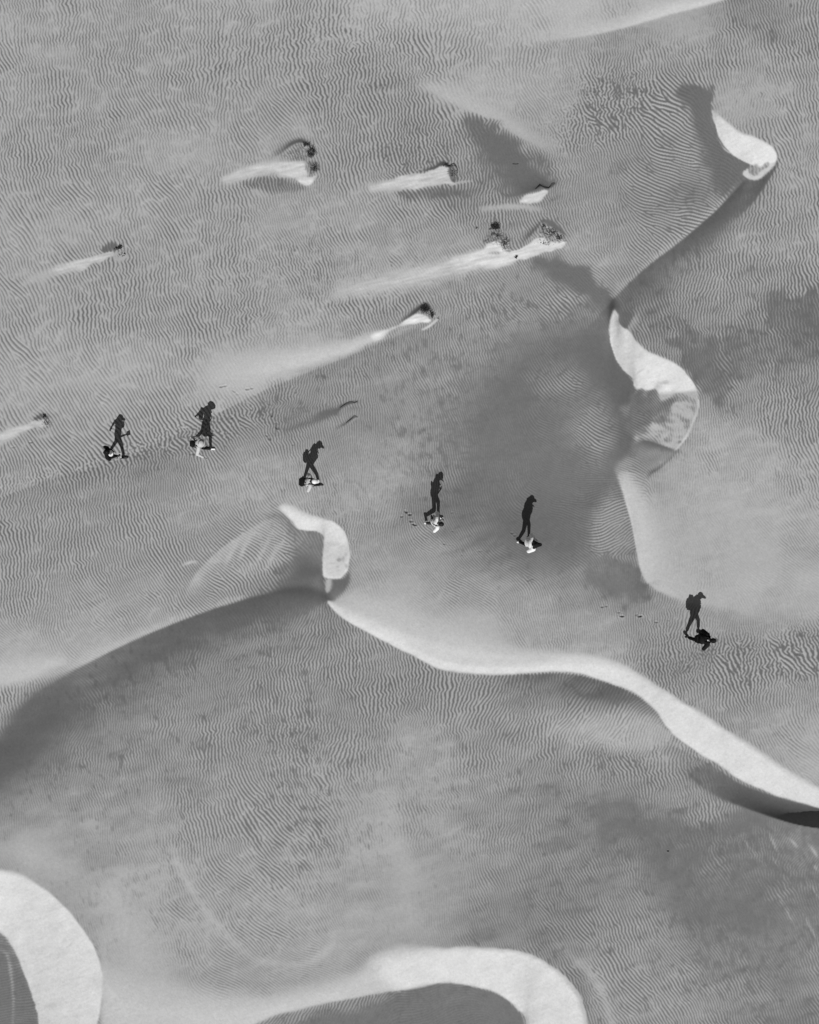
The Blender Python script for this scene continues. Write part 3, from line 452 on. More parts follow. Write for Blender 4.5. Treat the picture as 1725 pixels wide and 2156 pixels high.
# kinks that line up across neighbouring crests: shift the pattern along the crest normal in thin rows
def shift_rows(R, d):
    x = np.arange(NX)[None, :]+d; x = np.clip(x, 0, NX-1.001); i = x.astype(np.int32); t = (x-i).astype(np.float32)
    return np.take_along_axis(R, i, 1)*(1-t)+np.take_along_axis(R, i+1, 1)*t
kd = blur_noise(NY, NX, 3.6, rng, 5.0, math.radians(-12))*.9+blur_noise(NY, NX, 2.2, rng, 3.0, math.radians(8))*.4
vert = np.clip(np.cos(2*up(ang)), 0, 1)*smooth01((up(LAM)-4.9)/1.2)
RIP = shift_rows(RIP, kd*vert*(1+.6*BK)); del kd
RIP = RIP*(1-.25*BK)+iso*.48*BK
RIP = np.tanh(RIP*(.95+.4*BK))
print('ripples', round(time.time()-t0, 1))

COVF = up(COVN); AMPF = np.clip(up(AMP), 0, 1.1); GRNF = np.clip(up(GRN), 0, 1.3); SLPF = up(SLP); RGH = np.clip(up(ROUGH), 0, 1)
FYg = (-MARG+(np.arange(NY)+.5)*STEP).astype(np.float32)
# fraction of pale ripple sand over the dark coarse floor; also lowered to paint shade on slopes facing away
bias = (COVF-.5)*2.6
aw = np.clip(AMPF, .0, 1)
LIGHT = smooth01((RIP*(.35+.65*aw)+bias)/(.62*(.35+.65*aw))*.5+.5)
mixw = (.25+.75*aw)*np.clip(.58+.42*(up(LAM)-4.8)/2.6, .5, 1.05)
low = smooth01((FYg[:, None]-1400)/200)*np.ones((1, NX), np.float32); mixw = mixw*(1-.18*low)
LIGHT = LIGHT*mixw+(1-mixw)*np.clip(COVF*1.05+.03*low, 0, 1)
DARK, PALE, CLEAN_LIT = .152, .40, .565  # last tone: clean sand, raised to carry sunlight on the slip faces
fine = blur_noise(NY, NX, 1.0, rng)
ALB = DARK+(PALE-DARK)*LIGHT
ALB = ALB+(CLEAN_LIT-ALB)*np.clip(GRNF, 0, 1.1)*np.clip(LIGHT*1.2, 0, 1)
strk = blur_noise(NY, NX, 1.8, rng, 5.0, math.radians(-24)); soft = blur_noise(NY, NX, 9, rng)
wisp = blur_noise(NY, NX, 1.5, rng, 7.0, math.radians(-12))
ALB = ALB*(1+.07*np.clip(up(TAIL), 0, 1)*wisp)
ALB = ALB*(1+.035*fine)*(1+np.clip(GRNF, 0, 1)*(.011*strk+.02*soft))
ALB = ALB*(1-.5*RGH*smooth01(blur_noise(NY, NX, 1.1, rng)*1.2-.3))

# ------------------------------------------------------------------ height from the wanted slopes (least squares, solved in Fourier space)
def solve_height(S):
    w = np.hanning(64)[:32]
    e = np.ones(S.shape[0]); e[:32] = w; e[-32:] = w[::-1]; e2 = np.ones(S.shape[1]); e2[:32] = w; e2[-32:] = w[::-1]
    S = S*e[:, None]*e2[None, :]
    px = STEP/56.6
    ky = 2*np.pi*np.fft.fftfreq(NY, px)[:, None]; kx = 2*np.pi*np.fft.rfftfreq(NX, px)[None, :]
    F = np.fft.rfft2(S)
    Z = (1j*ky)*F/(ky**2+EPSX*kx**2+DLT)      # row index grows southwards, slope is rise towards north => sign
    Z[0, 0] = 0
    return np.fft.irfft2(Z, s=S.shape).astype(np.float32)
EPSX, DLT = .03, .06
HGT = solve_height(SLPF)
# ripples, rough ground, footprints as relief (metres)
lamm = up(LAM)/56.6
REL = RIP*AMPF*lamm*.042*(1-np.clip(GRNF, 0, 1))
REL += RGH*.011*blur_noise(NY, NX, 1.4, rng)
REL += (.0016*blur_noise(NY, NX, 3, rng)+.0013*strk+.006*soft)*np.clip(GRNF, 0, 1)
FX = -MARG+(np.arange(NX)+.5)*STEP; FY = -MARG+(np.arange(NY)+.5)*STEP
for x, y, a, L, W, dp in FEET:
    i0, i1 = np.searchsorted(FX, [x-26, x+26]); j0, j1 = np.searchsorted(FY, [y-26, y+26])
    X, Y = np.meshgrid(FX[i0:i1]-x, FY[j0:j1]-y); ca, sa = math.cos(math.radians(a)), math.sin(math.radians(a))
    u = (X*ca+Y*sa)/(L*.5); v = (-X*sa+Y*ca)/(W*.5)
    r = np.sqrt(u*u+v*v)
    REL[j0:j1, i0:i1] += dp*(-.042*np.exp(-r**3*.8)+.016*np.exp(-((r-1.45)/.35)**2))
    ALB[j0:j1, i0:i1] *= 1-.25*min(dp, 1)*np.exp(-r**3*.8)
HGT = HGT+REL
print('height range', HGT.min(), HGT.max())

# ------------------------------------------------------------------ helpers
def tag(o, label=None, cat=None, group=None, kind=None):
    if label: o['label'] = label
    if cat: o['category'] = cat
    if group: o['group'] = group
    if kind: o['kind'] = kind
    return o

def mat(name, v, rough=.8, var=.0, scale=40, spec=.3):
    m = bpy.data.materials.new(name); m.use_nodes = True
    n = m.node_tree; b = n.nodes['Principled BSDF']
    b.inputs['Roughness'].default_value = rough; b.inputs['Specular IOR Level'].default_value = spec
    tc = n.nodes.new('ShaderNodeTexCoord'); no = n.nodes.new('ShaderNodeTexNoise'); no.inputs['Scale'].default_value = scale
    no.inputs['Detail'].default_value = 4
    r = n.nodes.new('ShaderNodeMapRange'); r.inputs['From Min'].default_value = .3; r.inputs['From Max'].default_value = .7
    r.inputs['To Min'].default_value = v*(1-var); r.inputs['To Max'].default_value = v*(1+var)
    n.links.new(tc.outputs['Object'], no.inputs['Vector']); n.links.new(no.outputs[0], r.inputs['Value'])
    c = n.nodes.new('ShaderNodeCombineColor')
    for k in range(3): n.links.new(r.outputs[0], c.inputs[k])
    n.links.new(c.outputs[0], b.inputs['Base Color'])
    bp = n.nodes.new('ShaderNodeBump'); bp.inputs['Strength'].default_value = .25; bp.inputs['Distance'].default_value = .004
    n.links.new(no.outputs[0], bp.inputs['Height']); n.links.new(bp.outputs[0], b.inputs['Normal'])
    return m

# ------------------------------------------------------------------ terrain
def hgt(px, py):
    """height at plan coordinates"""
    fx = np.clip((px+MARG)/STEP-.5, 0, NX-1.001); fy = np.clip((py+MARG)/STEP-.5, 0, NY-1.001)
    i = int(fx); j = int(fy); u = fx-i; v = fy-j
    return float(HSM[j, i]*(1-u)*(1-v)+HSM[j, i+1]*u*(1-v)+HSM[j+1, i]*(1-u)*v+HSM[j+1, i+1]*u*v)

def plan(px, py, h=0.0):
    """plan coordinates -> world point on the ground (raised by h)"""
    z = hgt(px, py); k = (CAM_H-z)/CAM_H
    return Vector(((px-862.5)/PPM*k, -(py-1078)/PPM*k, z+h))

def ground(X, Y):
    z = 0
    for _ in range(4):
        k = CAM_H/(CAM_H-z); z = hgt(862.5+X*PPM*k, 1078-Y*PPM*k)
    return z

def axis(lo, hi, a, b):
    """fine samples between lo and hi, then growing steps out to a and b"""
    mid_ = np.arange(lo, hi+STEP*.5, STEP)
    def grow(n):
        s = STEP; o = []; t = 0
        while t < n:
            s = min(s*1.045, 6) if t < MARG-70 else s*1.25
            t += s; o.append(t)
        return np.array(o)
    L = lo-grow(lo-a)[::-1]; R = mid_[-1]+grow(b-mid_[-1])
    return np.concatenate([L, mid_, R])

AX = axis(-50, PW+50, -30000, PW+30000); AY = axis(-50, PH+50, -30000, PH+30000)
def fade(v, n):
    return smooth01((v+MARG)/90)*smooth01((n+MARG-v)/90)
fd = (fade(AY, PH)[:, None]*fade(AX, PW)[None, :]).astype(np.float32)
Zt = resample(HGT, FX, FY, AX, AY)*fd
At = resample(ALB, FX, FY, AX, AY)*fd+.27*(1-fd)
Xg, Yg = np.meshgrid((AX-862.5)/PPM, -(AY-1078)/PPM)
Zt = Zt+(1-fd)*.45*(np.sin(Xg*.21+1.3*np.sin(Yg*.13))*np.cos(Yg*.17))*np.clip((np.hypot(Xg, Yg)-24)/30, 0, 1)
kk = (CAM_H-Zt)/CAM_H
ny_, nx_ = Zt.shape
co = np.empty((ny_*nx_, 3), np.float32); co[:, 0] = (Xg*kk).ravel(); co[:, 1] = (Yg*kk).ravel(); co[:, 2] = Zt.ravel()
me = bpy.data.meshes.new('dune_sand'); me.vertices.add(len(co)); me.vertices.foreach_set('co', co.ravel())
q = (np.arange(ny_-1)[:, None]*nx_+np.arange(nx_-1)[None, :]).ravel().astype(np.int32)
F = np.stack([q, q+nx_, q+nx_+1, q+1], 1).astype(np.int32); nf = len(F)
me.loops.add(nf*4); me.loops.foreach_set('vertex_index', F.ravel())
me.polygons.add(nf); me.polygons.foreach_set('loop_start', np.arange(0, nf*4, 4, dtype=np.int32))
me.update(calc_edges=True)
me.polygons.foreach_set('use_smooth', np.ones(nf, bool))
at = me.attributes.new('sand_tone', 'FLOAT', 'POINT'); at.data.foreach_set('value', At.astype(np.float32).ravel())
dune = bpy.data.objects.new('dune_sand', me); COL.objects.link(dune); tag(dune, kind='structure')
del co, F, q
sm = bpy.data.materials.new('rippled_sand'); sm.use_nodes = True
n = sm.node_tree; b = n.nodes['Principled BSDF']; b.inputs['Roughness'].default_value = .95; b.inputs['Specular IOR Level'].default_value = .05
a_ = n.nodes.new('ShaderNodeAttribute'); a_.attribute_name = 'sand_tone'
tc = n.nodes.new('ShaderNodeTexCoord'); no = n.nodes.new('ShaderNodeTexNoise'); no.inputs['Scale'].default_value = 55; no.inputs['Detail'].default_value = 3
mr = n.nodes.new('ShaderNodeMapRange'); mr.inputs['From Min'].default_value = .25; mr.inputs['From Max'].default_value = .75; mr.inputs['To Min'].default_value = .93; mr.inputs['To Max'].default_value = 1.07
mu = n.nodes.new('ShaderNodeMath'); mu.operation = 'MULTIPLY'; cc = n.nodes.new('ShaderNodeCombineColor')
n.links.new(tc.outputs['Object'], no.inputs['Vector']); n.links.new(no.outputs[0], mr.inputs['Value'])
n.links.new(a_.outputs['Fac'], mu.inputs[0]); n.links.new(mr.outputs[0], mu.inputs[1])
for k in range(3): n.links.new(mu.outputs[0], cc.inputs[k])
n.links.new(cc.outputs[0], b.inputs['Base Color'])
bp = n.nodes.new('ShaderNodeBump'); bp.inputs['Strength'].default_value = .3; bp.inputs['Distance'].default_value = .002
n.links.new(no.outputs[0], bp.inputs['Height']); n.links.new(bp.outputs[0], b.inputs['Normal'])
me.materials.append(sm)
print('terrain', nx_, ny_, round(time.time()-t0, 1))

# ------------------------------------------------------------------ body building
def ring(bm, c, ax, u, v, r, seg):
    return [bm.verts.new(c+(u*math.cos(2*math.pi*k/seg)+v*math.sin(2*math.pi*k/seg))*r) for k in range(seg)]

def capsule(bm, p0, p1, r0, r1, seg=12, squash=None):
    """tapered capsule; squash = (direction, factor) flattens it along a direction"""
    p0 = Vector(p0); p1 = Vector(p1); d = p1-p0
    if d.length < 1e-5: d = Vector((0, 0, 1e-4))
    a = d.normalized(); u = a.orthogonal().normalized(); v = a.cross(u)
    prof = []
    for k in range(1, 5):
        t = math.pi/2*k/4; prof.append((-r0*math.cos(t), r0*math.sin(t)))
    for k in range(0, 4):
        t = math.pi/2*k/4; prof.append((d.length+r1*math.sin(t), r1*math.cos(t)))
    first = bm.verts.new(p0-a*r0); last = bm.verts.new(p1+a*r1); vs = [first, last]
    rings = [ring(bm, p0+a*z, a, u, v, r, seg) for z, r in prof]
    for R in rings: vs += R
    for R, Q in zip(rings[:-1], rings[1:]):
        for k in range(seg): bm.faces.new((R[k], R[(k+1) % seg], Q[(k+1) % seg], Q[k]))
    for k in range(seg):
        bm.faces.new((first, rings[0][(k+1) % seg], rings[0][k])); bm.faces.new((last, rings[-1][k], rings[-1][(k+1) % seg]))
    if squash:
        dr = Vector(squash[0]).normalized(); c = (p0+p1)/2
        for w in vs:
            o = (w.co-c).dot(dr); w.co -= dr*o*(1-squash[1])

def ellipsoid(bm, c, r, rot=(0, 0, 0), seg=16):
    M = Matrix.Translation(Vector(c)) @ Euler(rot).to_matrix().to_4x4() @ Matrix.Diagonal((*r, 1))
    bmesh.ops.create_uvsphere(bm, u_segments=seg, v_segments=seg//2+2, radius=1, matrix=M)

def box(bm, c, s, rot=(0, 0, 0), bev=.0):
    M = Matrix.Translation(Vector(c)) @ Euler(rot).to_matrix().to_4x4() @ Matrix.Diagonal((*s, 1))
    r = bmesh.ops.create_cube(bm, size=1, matrix=M)
    if bev:
        es = list({e for v in r['verts'] for e in v.link_edges})
        bmesh.ops.bevel(bm, geom=es, offset=bev, segments=3, affect='EDGES', profile=.6)

def finish(name, bm, material, parent=None, voxel=0, smooth=0, sh=True):
    bmesh.ops.recalc_face_normals(bm, faces=bm.faces)
    me = bpy.data.meshes.new(name); bm.to_mesh(me); bm.free()
    o = bpy.data.objects.new(name, me); COL.objects.link(o)
    if voxel:
        m = o.modifiers.new('r', 'REMESH'); m.mode = 'VOXEL'; m.voxel_size = voxel; m.use_smooth_shade = True
        if smooth:
            s = o.modifiers.new('s', 'SMOOTH'); s.factor = .5; s.iterations = smooth
        dg = bpy.context.evaluated_depsgraph_get(); dg.update()
        ne = bpy.data.meshes.new_from_object(o.evaluated_get(dg)); o.modifiers.clear()
        o.data = ne; bpy.data.meshes.remove(me); ne.name = name; me = ne
    if sh: me.polygons.foreach_set('use_smooth', np.ones(len(me.polygons), bool))
    me.materials.clear(); me.materials.append(material)
    if parent: o.parent = parent
    return o

def lerp(a, b, t): return Vector(a)*(1-t)+Vector(b)*t

M_SKIN = mat('skin', .20, .6, .06, 60); M_HAIR = mat('hair', .012, .55, .4, 120, .2); M_BLACK = mat('black_cloth', .012, .9, .3, 60, .1)
M_DARK = mat('dark_denim', .03, .9, .25, 80, .1); M_WHITE = mat('white_cotton', .78, .85, .04, 30, .2); M_PALE = mat('pale_cotton', .5, .85, .08, 30, .2)
M_STRAW = mat('straw', .48, .8, .12, 90, .2); M_GREY = mat('grey_nylon', .16, .7, .15, 50); M_SHOEW = mat('white_shoe', .75, .5, .05, 40); M_SHOEB = mat('black_shoe', .02, .5, .2, 40)
M_EYE = mat('eye_dark', .01, .3, .1, 40); M_SOLE = mat('rubber_sole', .3, .7, .1, 40); M_GLASS = mat('dark_screen', .01, .15, .1, 40, .5)

def hand(bm, wr, fw, pn, side, curl):
    """palm, four bent fingers of unequal length and a thumb from the side; fw = direction of the forearm, pn = palm normal"""
    fw = Vector(fw).normalized(); pn = (Vector(pn)-fw*fw.dot(Vector(pn))).normalized(); lat = fw.cross(pn)*side
    wr = Vector(wr)
    capsule(bm, wr+fw*.02, wr+fw*.068, .034, .040, 10, (pn, .45))
    for k, (ln, off) in enumerate(((.068, -.030), (.078, -.010), (.073, .011), (.058, .031))):
        b0 = wr+fw*(.086-abs(off)*.25)+lat*off
        d = fw.copy(); p = b0
        for s_, fr in enumerate((.45, .31, .24)):
            d = (d+pn*curl*(.35+.3*s_)).normalized(); q_ = p+d*ln*fr
            capsule(bm, p, q_, .0092-.0008*s_, .0086-.0008*s_, 8); p = q_
    p = wr+fw*.03-lat*.026; d = (fw*.7-lat*.75+pn*.25).normalized(); q_ = p+d*.038; capsule(bm, p, q_, .0125, .0108, 8)
    d2 = (fw*.95-lat*.15+pn*.35).normalized(); capsule(bm, q_, q_+d2*.03, .0105, .009, 8)

def person(spec):
    """x = walking direction, y = left of the walker, z = up; joints relative to a ground point"""
    base = plan(*spec['at']); hd = math.radians(spec.get('head_deg', 0))
    root = bpy.data.objects.new('person', None); COL.objects.link(root); root.empty_display_size = .3
    tag(root, spec['label'], 'person', 'people walking in a line across the dunes')
    root.location = base; root.rotation_euler = (0, 0, hd)
    R = Matrix.Rotation(hd, 3, 'Z')
    def gz(x, y):
        w = base+R @ Vector((x, y, 0)); return ground(w.x, w.y)-base.z
    H = spec.get('h', 1.68)/1.70
    def P(x, y, z, g=False): return Vector((x, y, z*H+(gz(x, y) if g else 0)))
    low = min(gz(spec['anF'][0], spec['anF'][1]), gz(spec['anB'][0], spec['anB'][1]))
    up_ = Vector((0, 0, low*.5))
    hip = P(0, 0, .93)+up_; lean = spec['neck'] - 0
    sy = spec.get('side', 0); chest = P(lean*.72, sy*.6, 1.27)+up_; neck = P(lean, sy*.85, 1.45)+up_; head = P(spec['head'], sy, 1.60+spec.get('hz', 0))+up_
    waist = lerp(hip, chest, .42)
    f = spec.get('fat', 1)
    sF = spec.get('front', -1)           # which side the front leg is on (-1 = right)
    legs = []
    for nm, sd_ in (('F', sF), ('B', -sF)):
        hj = hip+Vector((0, .085*sd_, -.02)); kn = P(*spec['kn'+nm]); an = P(*spec['an'+nm], g=True)
        kn.z += up_.z; legs.append((hj, kn, an, spec.get('toe'+nm, -5)))
    arms = []
    for nm, sd_ in (('L', 1), ('R', -1)):
        sh = lerp(chest, neck, .62)+Vector((0, .175*sd_, -.015)); el = P(*spec['el'+nm])+up_; wr = P(*spec['wr'+nm])+up_
        # keep real limb lengths
        el = sh+(el-sh).normalized()*.29*H; wr = el+(wr-el).normalized()*.25*H
        arms.append((sh, el, wr, sd_))
    # body
    bm = bmesh.new()
    ellipsoid(bm, hip+Vector((-.01, 0, .0)), (.115*f, .155*f, .12)); ellipsoid(bm, waist, (.095*f, .135*f, .13)); ellipsoid(bm, chest+Vector((-.005, 0, .0)), (.115*f, .165*f, .18))
    capsule(bm, lerp(chest, neck, .62)+Vector((0, -.13, 0)), lerp(chest, neck, .62)+Vector((0, .13, 0)), .062, .062)
    capsule(bm, lerp(chest, neck, .5), lerp(neck, head, .5), .062, .052)
    yw = Euler((0, spec.get('nod', .2), 0)); Rh = yw.to_matrix()
    def hp(x, y, z): return head+Rh @ Vector((x, y, z))
    ellipsoid(bm, hp(-.008, 0, .03), (.096, .076, .092), yw); ellipsoid(bm, hp(.022, 0, -.045), (.066, .056, .07), yw)
    capsule(bm, hp(.078, 0, .005), hp(.1, 0, -.03), .010, .014, 8); ellipsoid(bm, hp(.076, 0, -.062), (.012, .024, .009), yw)
    for s_ in (-1, 1):
        ellipsoid(bm, hp(-.005, .076*s_, -.005), (.018, .010, .03), yw, 10)
    for hj, kn, an, toe in legs:
        capsule(bm, hj, kn, .082*f, .055, 14); capsule(bm, lerp(kn, an, .0), lerp(kn, an, .35), .054, .054, 12); capsule(bm, lerp(kn, an, .3), an, .054, .036, 12)
        t = math.radians(toe); fd_ = Vector((math.cos(t), 0, math.sin(t)))
        capsule(bm, an+Vector((-.03, 0, -.03)), an+fd_*.13+Vector((0, 0, -.045)), .034, .028, 10)
    for sh, el, wr, sd_ in arms:
        capsule(bm, sh, el, .050*f, .038, 12); capsule(bm, el, wr, .038, .026, 12)
        fw = (wr-el).normalized(); hand(bm, wr, fw, Vector((.3, -sd_, .2)), sd_, spec.get('curl', .5))
    finish('body', bm, M_SKIN, root, .0078, 2)
    for s_ in (-1, 1):
        bm = bmesh.new(); ellipsoid(bm, hp(.083, .03*s_, .012), (.009, .014, .009), yw, 10); finish('eye', bm, M_EYE, root)
    # top garment
    bm = bmesh.new(); g = .020+spec.get('loose', 0)
    ellipsoid(bm, lerp(hip, waist, .25), (.118*f+g, .158*f+g, .15)); ellipsoid(bm, waist, (.105*f+g, .145*f+g, .15)); ellipsoid(bm, chest, (.118*f+g, .168*f+g, .188))
    c2_ = lerp(chest, neck, .62); capsule(bm, c2_+Vector((0, -.14, 0)), c2_+Vector((0, .14, 0)), .062+g*.7, .062+g*.7)
    if spec.get('skirt'): capsule(bm, hip, hip+Vector((.0, 0, -.28)), .15, .19, 16)
    for sh, el, wr, sd_ in arms:
        k = spec.get('sleeve', .55); capsule(bm, sh, lerp(sh, el, min(1, k*1.2)), .058+g*.8, .05+g*.7, 12)
        if k > .9: capsule(bm, el, lerp(el, wr, .92), .045+g*.6, .034+g*.5, 12)
    finish('jacket' if spec.get('sleeve', .5) > .9 else 'shirt', bm, spec['top'], root, .0095, 4)
    # trousers
    bm = bmesh.new(); ellipsoid(bm, hip+Vector((-.012, 0, -.01)), (.130*f, .168*f, .13))
    for hj, kn, an, toe in legs:
        capsule(bm, hj, kn, .096*f, .068, 14); k = spec.get('hem', .93); capsule(bm, kn, lerp(kn, an, k), .066, .05 if k > .8 else .064, 12)
    finish('trousers' if spec.get('hem', .93) > .5 else 'shorts', bm, spec['legs'], root, .0095, 3)
    # shoes
    for hj, kn, an, toe in legs:
        t = math.radians(toe); fd_ = Vector((math.cos(t), 0, math.sin(t))); pd = Vector((-math.sin(t), 0, math.cos(t)))
        bm = bmesh.new(); capsule(bm, an-fd_*.045-pd*.035, an+fd_*.15-pd*.052, .042, .036, 12, (0, 1, 0) and ((0, 1, 0), 1.0)); capsule(bm, an-pd*.0, an-pd*.03, .044, .05, 12)
        s_ = finish('shoe', bm, spec['shoes'], root, .009, 2)
        bm = bmesh.new(); capsule(bm, an-fd_*.05-pd*.07, an+fd_*.155-pd*.08, .036, .034, 12, (pd, .3)); finish('sole', bm, M_SOLE, s_)
    # hair
    bm = bmesh.new(); ellipsoid(bm, hp(-.018, 0, .042), (.102, .087, .092), yw)
    hl = spec.get('hair', 'short')
    if hl == 'long':
        for q_ in (-1, 1): capsule(bm, hp(-.02, .055*q_, .0), hp(-.035, .115*q_, -.15), .065, .05, 12)
        capsule(bm, hp(-.05, 0, .02), hp(-.07, 0, -.13), .08, .06, 14)
    elif hl == 'bob': capsule(bm, hp(-.04, 0, .02), hp(-.06, 0, -.08), .088, .07, 14)
    elif hl == 'tail':
        ellipsoid(bm, hp(-.115, 0, .03), (.035, .03, .035)); capsule(bm, hp(-.12, 0, .02), hp(-.16, 0, -.14), .03, .014, 10)
    else: ellipsoid(bm, hp(-.04, 0, .0), (.075, .08, .07))
    finish('hair', bm, M_HAIR, root, .009, 2)
    # headgear
    hg = spec.get('hat')
    if hg:
        kind, m_, m2 = hg
        bm = bmesh.new()
        if kind == 'brim':
            rr = spec.get('brim', .15)
            pr = [(0, .135), (.05, .132), (.082, .115), (.094, .07), (.098, .05), (rr*.8, .043), (rr, .036), (rr, .030), (rr*.8, .036), (.09, .042), (.085, .03), (0, .03)]
            prof_lathe(bm, pr, hp(-.008, 0, .018), yw.to_matrix()); finish('sun_hat', bm, m_, root)
        else:
            pr = [(0, .145), (.05, .140), (.085, .118), (.104, .08), (.108, .045), (.104, .04), (0, .045)]
            prof_lathe(bm, pr, hp(-.012, 0, .0), yw.to_matrix(), (1, .87)); cp = finish('cap', bm, m_, root)
            bm = bmesh.new(); capsule(bm, hp(.06, 0, .045), hp(.135+spec.get('peak', 0), 0, .03), .078, .062, 16, (Rh @ Vector((.1, 0, 1)), .12)); finish('peak', bm, m2, cp)
            bm = bmesh.new(); ellipsoid(bm, hp(-.012, 0, .146), (.009, .009, .006), yw, 8); finish('button', bm, m2, cp)
    root['joints'] = 0
    del root['joints']
    return root, dict(hip=hip, waist=waist, chest=chest, neck=neck, head=head, arms=arms, R=R, base=base, hp=hp)

def prof_lathe(bm, pr, c, Rm, sc=(1, 1), seg=28):
    rings = []
    for r, z in pr:
        if r == 0: rings.append([bm.verts.new(c+Rm @ Vector((0, 0, z)))])
        else: rings.append([bm.verts.new(c+Rm @ Vector((math.cos(2*math.pi*k/seg)*r*sc[0], math.sin(2*math.pi*k/seg)*r*sc[1], z))) for k in range(seg)])
    for A_, B_ in zip(rings[:-1], rings[1:]):
        for k in range(seg):
            a, b_ = A_[k % len(A_)], A_[(k+1) % len(A_)]; c_, d = B_[(k+1) % len(B_)], B_[k % len(B_)]
            vs = []
            for w in (a, b_, c_, d):
                if w not in vs: vs.append(w)
            if len(vs) > 2: bm.faces.new(vs)

def backpack(J, label, m_, m2, size=(.17, .29, .42), lower=0.0):
    root = bpy.data.objects.new('backpack', None); COL.objects.link(root); root.empty_display_size = .2
    root.matrix_world = Matrix.Translation(J['base']) @ J['R'].to_4x4()
    tag(root, label, 'backpack', 'backpacks carried by the walkers')
    d, w, h = size; ax = (J['neck']-J['waist']).normalized(); back = Vector((-ax.z, 0, ax.x))
    c = lerp(J['waist'], J['neck'], .52-lower)+back*(.135+d/2+.012); an = math.atan2(ax.x, ax.z)
    bm = bmesh.new(); box(bm, c, (d*.8, w*.82, h*.86), (0, an, 0)); ellipsoid(bm, c+ax*h*.3, (d*.52, w*.48, h*.24), (0, an, 0)); ellipsoid(bm, c-ax*h*.25, (d*.55, w*.5, h*.26), (0, an, 0))
    finish('pack_body', bm, m_, root, .012, 5)
    bm = bmesh.new(); box(bm, c+back*d*.5-ax*h*.14, (.05, w*.7, h*.42), (0, an, 0)); finish('pocket', bm, m2, root, .01, 3)
    for s_ in (-1, 1):
        bm = bmesh.new(); pts = []
        top = lerp(J['chest'], J['neck'], .66)
        pts = [c-back*d*.45+ax*h*.34+Vector((0, .09*s_, 0)), top+Vector((-.02, .095*s_, .098)), top+Vector((.075, .10*s_, .05)), J['chest']+Vector((.155, .105*s_, -.03)), J['waist']+Vector((.10, .14*s_, .03)), c-back*d*.4-ax*h*.3+Vector((0, .12*s_, 0))]
        for a, b_ in zip(pts[:-1], pts[1:]): capsule(bm, a, b_, .017, .017, 8)
        finish('strap', bm, m2, root, .008, 1)
    bm = bmesh.new(); pts = [c+ax*(h*.46)+Vector((0, .04*math.cos(t), 0))+ax*.035*math.sin(t) for t in np.linspace(0, math.pi, 7)]
    for a, b_ in zip(pts[:-1], pts[1:]): capsule(bm, a, b_, .007, .007, 6)
    finish('handle', bm, m2, root)
    return root

